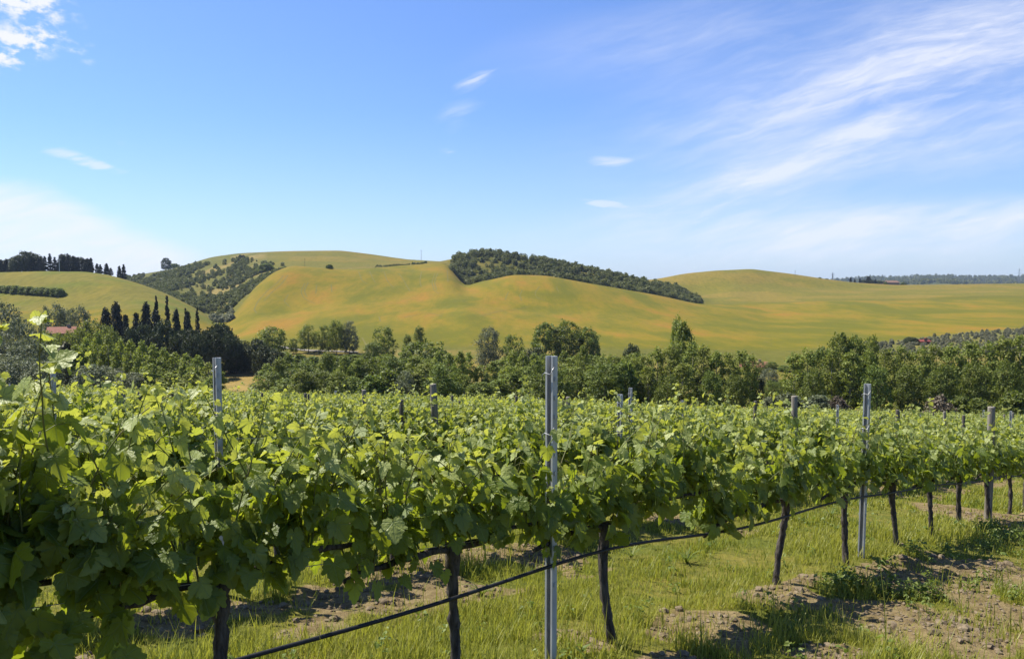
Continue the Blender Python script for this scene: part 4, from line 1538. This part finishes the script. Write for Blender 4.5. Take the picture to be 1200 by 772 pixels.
stand([('young_poplar', px, top - 3 + rt.uniform(-4, 3), Y, w) for px, top, Y, w in ((88, 405, 150, 24), (100, 398, 152, 24), (113, 395, 150, 26), (126, 397, 148, 24), (139, 402, 147, 24), (152, 403, 145, 26), (165, 404, 143, 25),
       (178, 408, 141, 26), (191, 411, 139, 26), (204, 415, 138, 26), (217, 419, 136, 26), (230, 422, 135, 26), (243, 428, 133, 24), (253, 434, 131, 20), (175, 432, 120, 32), (198, 438, 118, 34), (222, 440, 117, 34), (244, 446, 116, 26))],
      'light green poplar in the stand left of the brown field, {ord} from the left', 'poplars left of the brown field')
# along the road below the golden hill
tree('light', 318, 383, 246, 36, 'fresh green broadleaf tree right of the umbrella pines')
tree('broad', 343, 397, 252, 12, 'small dark tree beside the pale road')
tree('light', 361, 381, 254, 25, 'round light green tree alone by the pale road')
stand([('broad', 380, 382, 252, 18), ('light', 394, 376, 250, 23), ('grey', 409, 377, 252, 24)], 'leafy tree in the trio right of the pale road, {ord} of three', 'trio by the road')
tree('broad', 449, 384, 228, 30, 'upright green tree left of the two small poplars')
tree('tall_poplar', 477, 392, 238, 13, 'smaller of the two slim poplars before the golden hill')
tree('tall_poplar', 491, 382, 238, 15, 'taller of the two slim poplars before the golden hill')
tree('broad', 436, 402, 220, 26, 'low dark tree at the foot of the upright green tree')
tree('broad', 501, 401, 176, 66, 'broad domed green tree below the two slim poplars')
stand([('grey', 572, 384, 226, 32), ('broad', 602, 393, 222, 28), ('broad', 640, 379, 226, 42), ('broad', 666, 377, 226, 40), ('broad', 689, 384, 228, 30), ('broad', 697, 402, 226, 16)],
      'tree in the dark clump standing against the golden hill, {ord} from the left', 'clump against the golden hill')
stand([('holm', 627, 409, 190, 36), ('holm', 742, 405, 186, 26)], 'dark rounded evergreen oak in the middle wood, {ord} of two from the left', 'evergreen oaks of the middle wood')
stand([('bush', px, tp, 222 + (px % 7), 24) for px, tp in ((332, 413), (350, 416), (366, 418), (383, 417), (399, 418), (415, 416), (430, 414), (341, 422), (374, 424), (408, 424))],
      'dark bush on the bank below the pale road, {ord} from the left', 'bushes below the road')
# the long belt of trees behind the vineyard


def outline(px):  # crest line of the belt
    return np.interp(px, [270, 300, 330, 380, 420, 470, 540, 560, 600, 680, 720, 750, 762], [440, 422, 419, 422, 420, 414, 414, 424, 418, 412, 416, 414, 418])


belt = []
px = 312.0
while px < 752:
    key = rt.choices(['poplar', 'broad', 'grey', 'light', 'tall_poplar', 'young_poplar'], (4, 2, 0.4, 1.2, 4, 4))[0]
    w = {'young_poplar': 28, 'tall_poplar': 22, 'poplar': 30, 'broad': 40, 'grey': 38, 'light': 38}[key] * rt.uniform(0.85, 1.15)
    belt.append((key, px, outline(px) + rt.uniform(-6, 7) - (4 if key == 'tall_poplar' else 0), rt.uniform(135, 172), w))
    px += rt.uniform(9, 15)
stand(belt, 'green tree in the back line of the middle wood, {ord} from its left end', 'back line of the middle wood')
belt = []
px = 312.0
while px < 770:
    key = rt.choices(['poplar', 'broad', 'grey', 'bush'], (6, 3, 0.7, 0.7))[0]
    w = {'poplar': 32, 'broad': 44, 'grey': 40, 'bush': 40}[key] * rt.uniform(0.85, 1.15)
    belt.append((key, px, outline(px) + rt.uniform(10, 26), rt.uniform(108, 126), w))
    px += rt.uniform(16, 24)
stand(belt, 'lower green tree in the front line of the middle wood, {ord} from its left end', 'front line of the middle wood')
stand([('tall_poplar', 801, 377, 136, 30), ('tall_poplar', 794, 372, 140, 20), ('poplar', 786, 404, 128, 26), ('poplar', 770, 408, 130, 28), ('poplar', 757, 416, 124, 28), ('poplar', 742, 420, 120, 30), ('poplar', 812, 402, 126, 26),
       ('poplar', 826, 405, 124, 28), ('poplar', 840, 412, 122, 24), ('poplar', 856, 414, 122, 24), ('poplar', 869, 411, 124, 26), ('poplar', 881, 416, 126, 20), ('poplar', 760, 430, 112, 30), ('poplar', 800, 426, 112, 30), ('broad', 835, 435, 112, 26), ('broad', 783, 440, 108, 28), ('broad', 862, 440, 116, 26)],
      'tall poplar in the stand right of the middle wood, {ord} from the left', 'tall poplar stand')
stand([('holm', 886, 436, 128, 22), ('broad', 906, 446, 150, 18), ('broad', 918, 444, 160, 18), ('broad', 893, 424, 215, 16), ('broad', 905, 424, 225, 16), ('broad', 921, 428, 220, 16), ('grey', 902, 432, 180, 26)],
      'small tree in the gap beside the little orange house, {ord} from the left', 'small trees in the gap')
stand([('poplar', 932, 414, 122, 30), ('poplar', 948, 410, 120, 30), ('broad', 966, 408, 122, 34), ('broad', 985, 392, 128, 36), ('broad', 1003, 395, 128, 30), ('light', 1022, 395, 132, 24), ('poplar', 978, 410, 116, 30), ('poplar', 1000, 412, 114, 30),
       ('poplar', 1020, 412, 114, 28), ('poplar', 1040, 409, 116, 30), ('poplar', 1060, 406, 118, 30), ('poplar', 1080, 408, 116, 30), ('poplar', 1098, 404, 118, 30), ('poplar', 1118, 404, 116, 32), ('poplar', 1138, 400, 118, 32),
       ('poplar', 1158, 402, 116, 32), ('poplar', 1178, 396, 118, 34), ('poplar', 1198, 394, 118, 34), ('poplar', 1220, 396, 118, 34), ('poplar', 1245, 398, 118, 34), ('broad', 1030, 428, 106, 34), ('broad', 1068, 430, 106, 36), ('broad', 1105, 428, 106, 36), ('broad', 1145, 426, 106, 36),
       ('broad', 1185, 424, 106, 36), ('broad', 1225, 424, 106, 36), ('broad', 955, 434, 110, 30)],
      'tree in the right-hand wood beyond the vineyard, {ord} from its left end', 'right-hand wood')
stand([('greybush', 962, 464, 98, 34), ('drybush', 985, 466, 97, 30), ('drybush', 1105, 465, 97, 36), ('bush', 1130, 465, 97, 30), ('bush', 1150, 468, 96, 36), ('bush', 1192, 460, 97, 40), ('greybush', 925, 462, 102, 40), ('greybush', 905, 466, 100, 30)],
      'low bush at the foot of the right-hand wood, {ord} from the left', 'bushes at the foot of the right-hand wood')
tree('holm', 1067, 395, 300, 17, 'round dark bush alone on the grey scrub slope at right', base=403)
# hill-top trees
cy_l = []
for px, top in ((2, 306), (9, 305), (16, 304), (40, 303), (47, 304), (54, 302), (60, 299), (66, 303), (74, 300), (81, 299), (88, 302), (93, 303), (99, 304), (104, 305), (108, 304)):
    cy_l.append(('conifer' if px % 3 else 'cypress', px, top - 1.5, 496, 12 if px % 3 else 6))
for px, top, Y in ((22, 301, 500), (30, 296, 502), (37, 297, 504), (44, 299, 505), (12, 305, 506), (-8, 302, 500), (-20, 300, 500), (80, 300, 506), (94, 303, 508)):
    cy_l.append(('holm', px, top - 1, Y - 6, 18))
stand(cy_l, 'dark evergreen in the grove on the left hilltop, {ord} from the left', 'grove on the left hilltop')
stand([('cypress', 115, 309, 492, 5), ('cypress', 119, 310, 492, 5), ('conifer', 126, 309, 492, 7), ('cypress', 131, 314, 490, 5), ('conifer', 141, 312, 488, 6), ('cypress', 146, 310, 486, 5.5)],
      'small dark cypress on the crest right of the hilltop grove, {ord} from the left', 'cypresses on the left crest')
_hd = {px: at(px, 341.5 + px * 0.075, 100).y for px in range(-20, 80)}
stand([('bush', px, 333.5 + (px / 75.0) * 4.5 + (px % 5) * 0.3, _hd[px], 13) for px in (-14, -5, 4, 12, 20, 28, 36, 44, 51, 58, 65, 71)], 'dark hedge bush across the left hill, {ord} from the left', 'hedge across the left hill')
tree('holm', 196, 302.5, 985, 11, 'lone dark round tree on the crest above the gully')
tree('bush', 206, 309, 985, 12, 'low bush right of the lone tree on the crest')
tree('cypress', 286, 299, 880, 6, 'lone cypress on the scrubby slope above the gully')
tree('bush', 312, 309, 700, 20, 'dark bush beside the eroded bank left of the golden field', base=318)
tree('bush', 386, 310, 640, 9, 'small dark bush on the crest of the golden hill', base=315)


def project(x, y, z):
    cp, sp = math.cos(PITCH), math.sin(PITCH)
    yy_, zz_ = y, z - CAM_Z
    f, u = yy_ * cp - zz_ * sp, yy_ * sp + zz_ * cp
    return 600 + FPX * x / f, 386 - FPX * u / f


def scatter(name, test, n, area, size, label, matn, seed, srcs=('bush', 'broad', 'holm'), sub=0.16):
    """a wood too far to count: many small crowns in one object"""
    rng = np.random.default_rng(seed)
    arr = []
    for s in srcs:
        V, F, A = mb_arrays(KINDS[s][1][0][0])
        arr.append((V, A))
    mb = MB()
    for _ in range(n):
        px, Y = rng.uniform(area[0], area[1]), rng.uniform(area[2], area[3])
        x = (px - 600) / FPX * Y
        if not test(px, Y, x, rng):
            continue
        V, A = arr[rng.integers(len(arr))]
        nq = len(V) // 4
        pick = rng.choice(nq, int(nq * sub), replace=False)
        Q = V.reshape(nq, 4, 3)[pick].copy()
        c = Q.mean(1, keepdims=True)
        Q = c + (Q - c) * (0.75 / math.sqrt(sub))
        s = rng.uniform(*size)
        a = rng.uniform(0, 6.28)
        Q = Q.reshape(-1, 3) * np.array([s, s, s * rng.uniform(0.75, 1.2)]) / 10
        ca, sa = math.cos(a), math.sin(a)
        z = float(gz(x, Y))
        Q = np.stack([Q[:, 0] * ca - Q[:, 1] * sa + x, Q[:, 0] * sa + Q[:, 1] * ca + Y, Q[:, 2] + z - 0.06 * s], -1)
        rr = np.repeat(np.clip(rng.random() * 0.6 + 0.4 * rng.random(len(pick)), 0, 1), 4)
        mb.add(Q, (np.arange(len(pick)) * 4)[:, None] + np.arange(4)[None], rnd=rr)
    o = bpy.data.objects.new(name, mb.mesh(name, M[matn]))
    COL.objects.link(o)
    tag(o, label, 'woodland', kind='stuff')


def lp1(nm, k, px):
    return float(np.interp(px, PXS, lay[nm][k]))


def t_wood(px, Y, x, rng):
    y0 = lp1('crest', 0, px) + 10
    if px < 545:
        y0 = 612
    if Y < y0 + (12 if px > 570 else 4):
        return False
    if 800 < px and Y < 640:
        return False
    q = project(x, Y, float(gz(x, Y)))
    # the grassy slope on the left shoulder stays open
    if 556 < q[0] < 612 and q[1] > 301 + abs(q[0] - 575) * 0.12 and q[1] < 328 and rng.random() < 0.60:
        return False
    return rng.random() < 0.25 + 0.75 * float(sstep(fbm(x / 14, Y / 20, 27, 3), 0.36, 0.5))


def t_gully(px, Y, x, rng):
    if Y < lp1('dip', 0, px) + 6:
        return False
    q = project(x, Y, float(gz(x, Y)))
    lo = np.interp(q[0], [150, 200, 250, 300, 330], [332, 347, 372, 352, 318])
    hi = np.interp(q[0], [150, 190, 215, 250, 280, 300, 330], [326, 322, 314, 308, 302, 306, 312])
    if q[1] < hi or q[1] > lo + 8:
        return False
    c = fbm(x / 22, Y / 45, 17, 3)
    return rng.random() < (0.06 + 0.94 * float(sstep(c, 0.38, 0.54))) * (0.95 if q[0] < 240 else 0.6)


def t_foot(px, Y, x, rng):
    return fbm(x / 8, Y / 8, 19, 2) > 0.45


def t_scrub(px, Y, x, rng):
    lim = 290 + min(max(px - 1040, 0), 200) * 0.45
    return 240 < Y < lim and rng.random() < 0.6


def t_far(px, Y, x, rng):
    return Y > 3300 or fbm(x / 260, Y / 420, 91, 4) > 0.50


def t_crestline(px, Y, x, rng):
    return True


scatter('hill_woodland', t_wood, 4800, (529, 822, 575, 735), (1.8, 6.0), 'dense dark wood covering the ridge behind the golden field', 'wood_mass', 1, ('bush', 'broad', 'holm'), 0.06)
scatter('gully_scrub', t_gully, 7500, (140, 335, 480, 1000), (1.6, 5.0), 'dark scrub filling the gully left of the golden field', 'wood_mass', 2, ('bush', 'holm'), 0.06)
scatter('gully_foot_scrub', t_foot, 110, (247, 272, 395, 450), (1.5, 4.0), 'brownish scrub where the gully meets the fields', 'scrub', 3, ('bush',), 0.12)
scatter('olive_scrub', t_scrub, 3000, (1015, 1330, 236, 400), (0.6, 1.7), 'grey green scrub on the slope above the right-hand wood', 'scrub', 4, ('bush',), 0.07)
scatter('distant_woods', t_far, 3000, (930, 1330, 2300, 4400), (5.0, 17.0), 'bluish woods on the distant ridge at right', 'wood_mass', 6, ('bush', 'broad'), 0.03)
scatter('field_margin_scrub', t_crestline, 90, (440, 500, 700, 740), (0.8, 2.0), 'rough scrub along the margin behind the golden field', 'wood_mass', 7, ('bush',), 0.08)

# ------------------------------------------------------------------ houses, masts


def gable_house(loc, rz, w, d, h, roof_h, wall_m, roof_m, label, wins=2, name='farmhouse'):
    t = empty(name, loc, rz)
    mb = MB()
    V, F = box(-w / 2, w / 2, -d / 2, d / 2, -1.0, h)
    mb.add(V, F)
    g = np.array([(-w / 2, -d / 2, h), (-w / 2, d / 2, h), (-w / 2, 0, h + roof_h), (w / 2, -d / 2, h), (w / 2, d / 2, h), (w / 2, 0, h + roof_h)])
    mb.add(g, np.array([(0, 2, 1), (3, 4, 5)]))
    part('wall', mb.mesh('wall', wall_m), t)
    mb = MB()
    e = 0.5
    for s in (-1, 1):
        sl = roof_h / (d / 2)
        a = np.array([(-w / 2 - e, s * (d / 2 + e), h - e * sl + 0.06), (w / 2 + e, s * (d / 2 + e), h - e * sl + 0.06), (w / 2 + e, 0, h + roof_h + 0.06), (-w / 2 - e, 0, h + roof_h + 0.06)])
        b = a + np.array([0, 0, 0.22])
        mb.add(np.concatenate([a, b]), np.array([(0, 1, 2, 3), (7, 6, 5, 4), (0, 4, 5, 1), (1, 5, 6, 2), (3, 2, 6, 7), (0, 3, 7, 4)]))
    rf = part('roof', mb.mesh('roof', roof_m), t)
    mb = MB()
    mb.add(*box(w * 0.2, w * 0.2 + 0.7, -0.35, 0.35, h + roof_h * 0.7, h + roof_h + 0.9))
    part('chimney', mb.mesh('chimney', wall_m), rf)
    for i in range(wins):
        x = -w / 2 + w * (i + 0.5) / wins
        mb = MB()
        mb.add(*box(x - 0.5, x + 0.5, -d / 2 - 0.05, -d / 2 - 0.01, h * 0.45, h * 0.45 + 1.2))
        part('window', mb.mesh('window', M['glass_dark']), t)
    mb = MB()
    mb.add(*box(-0.5, 0.5, -d / 2 - 0.06, -d / 2 - 0.012, -0.4, 2.0))
    part('door', mb.mesh('door', M['dark_post']), t)
    tag(t, label, 'house')
    return t


def on(px, Y, dz=0.0):
    x = (px - 600) / FPX * Y
    return (x, Y, float(gz(x, Y)) + dz)


def to_row(px, Y, row, above):
    """ground point raised so that a building of height `above` shows its ridge at a picture row"""
    x = (px - 600) / FPX * Y
    return (x, Y, float(zpix(Y, row)) - above)


gable_house(to_row(72, 212, 384, 6.6), R(24), 6.0, 5.5, 5.2, 1.4, M['stone'], M['roof'], 'house with a red tiled roof half hidden in the left trees')
gable_house(to_row(884, 230, 424.5, 4.0), R(-14), 7, 5, 2.8, 1.2, M['stone'], M['roof'], 'little orange house peeking out beside the tall poplars', 2, 'small_house')
gable_house(on(1043, 1004, -4), R(8), 16, 12, 6.6, 2.2, M['stone'], M['roof_brown'], 'brown farmhouse on the far crest right of the cypress group', 4)
gable_house(on(1083, 281, 0), R(12), 3.4, 2.2, 0.9, 0.45, M['redpaint'], M['redpaint'], 'low red shed on the grey scrub slope', 1, 'shed')
stand([('cypress', 996, 325, 1004, 3.0), ('cypress', 1001, 327, 1004, 2.6), ('cypress', 1007, 326, 1004, 2.6), ('conifer', 1017, 324, 1006, 7), ('cypress', 1025, 327, 1004, 2.6)],
      'tiny dark cypress beside the farmhouse on the far crest, {ord} from the left', 'trees by the far farmhouse')
stand([('holm', 1011, 328, 1004, 8), ('holm', 1020, 328, 1003, 9), ('holm', 1030, 329, 1003, 9), ('bush', 1038, 330, 1000, 6), ('bush', 1058, 331, 1000, 7), ('bush', 968, 327, 985, 4), ('bush', 960, 325, 985, 4)],
      'tiny round tree on the far right crest near the farmhouse, {ord} from the left', 'round trees by the far farmhouse')


def mast(px, Y, top, r, label, m, base_row=None, name='mast'):
    x, y, z = on(px, Y)
    h = float(zpix(Y, top)) - z
    mb = MB()
    mb.add(*tube([(0, 0, -0.5), (0, 0, h * 0.5), (0, 0, h)], [r, r * 0.85, r * 0.6], 8))
    mb.add(*box(-r * 4, r * 4, -r * 0.5, r * 0.5, h * 0.93, h * 0.93 + r))
    o = bpy.data.objects.new(name, mb.mesh(name, m))
    COL.objects.link(o)
    o.location = (x, y, z)
    tag(o, label, 'mast')


mast(494, 990, 293, 0.28, 'thin white mast standing on the skyline left of the wooded ridge', M['white'])
mast(358, 600, 303, 0.14, 'thin pole on the crest of the golden hill', M['dark_post'], name='utility_pole')
mast(71, 488, 303, 0.22, 'pale pole in front of the hilltop grove', M['white'], name='utility_pole')
mast(931, 975, 317, 0.20, 'thin pole on the right slope below the far hilltop', M['dark_post'], name='utility_pole')


def pylon(px, Y, top, label):
    x, y, z = on(px, Y)
    h = float(zpix(Y, top)) - z
    mb = MB()
    b = h * 0.09
    for sx in (-1, 1):
        for sy in (-1, 1):
            mb.add(*tube([(sx * b, sy * b, -0.5), (sx * b * 0.3, sy * b * 0.3, h * 0.7), (0, 0, h)], 0.22, 4))
    for k in range(6):
        t0, t1 = k / 6 * 0.7, (k + 1) / 6 * 0.7
        for s in (-1, 1):
            w0, w1 = b * (1 - t0), b * (1 - t1)
            mb.add(*tube([(-s * w0, -w0, h * t0), (s * w1, -w1, h * t1)], 0.12, 4))
            mb.add(*tube([(-s * w0, w0, h * t0), (s * w1, w1, h * t1)], 0.12, 4))
    o = empty('pylon', (x, y, z))
    part('lattice_tower', mb.mesh('lattice_tower', M['wire']), o)
    for k in (0.72, 0.86):
        mb = MB()
        mb.add(*tube([(-h * 0.16, 0, h * k), (0, 0, h * k + h * 0.03), (h * 0.16, 0, h * k)], 0.2, 4))
        part('cross_arm', mb.mesh('cross_arm', M['wire']), o)
    tag(o, label, 'pylon')


pylon(975, 1200, 319, 'lattice power pylon on the skyline left of the far farmhouse')
pylon(1193, 2300, 314, 'lattice power pylon at the right edge of the skyline')

# ------------------------------------------------------------------ haze over the valley


def build_haze():
    m, nt = mat('valley_haze')
    v = nt.n('ShaderNodeVolumePrincipled', {'Color': (0.62, 0.76, 1.0, 1.0), 'Density': 0.00006, 'Anisotropy': 0.2})
    nt.n('ShaderNodeOutputMaterial', {'Volume': v.outputs[0]})
    mb = MB()
    mb.add(*box(-4600, 9000, -120, 6200, -120, 110))
    o = bpy.data.objects.new('haze', mb.mesh('haze', m))
    COL.objects.link(o)
    tag(o, 'thin bluish haze over the distant hills', 'haze', kind='stuff')


HAZE = True
if HAZE:
    build_haze()
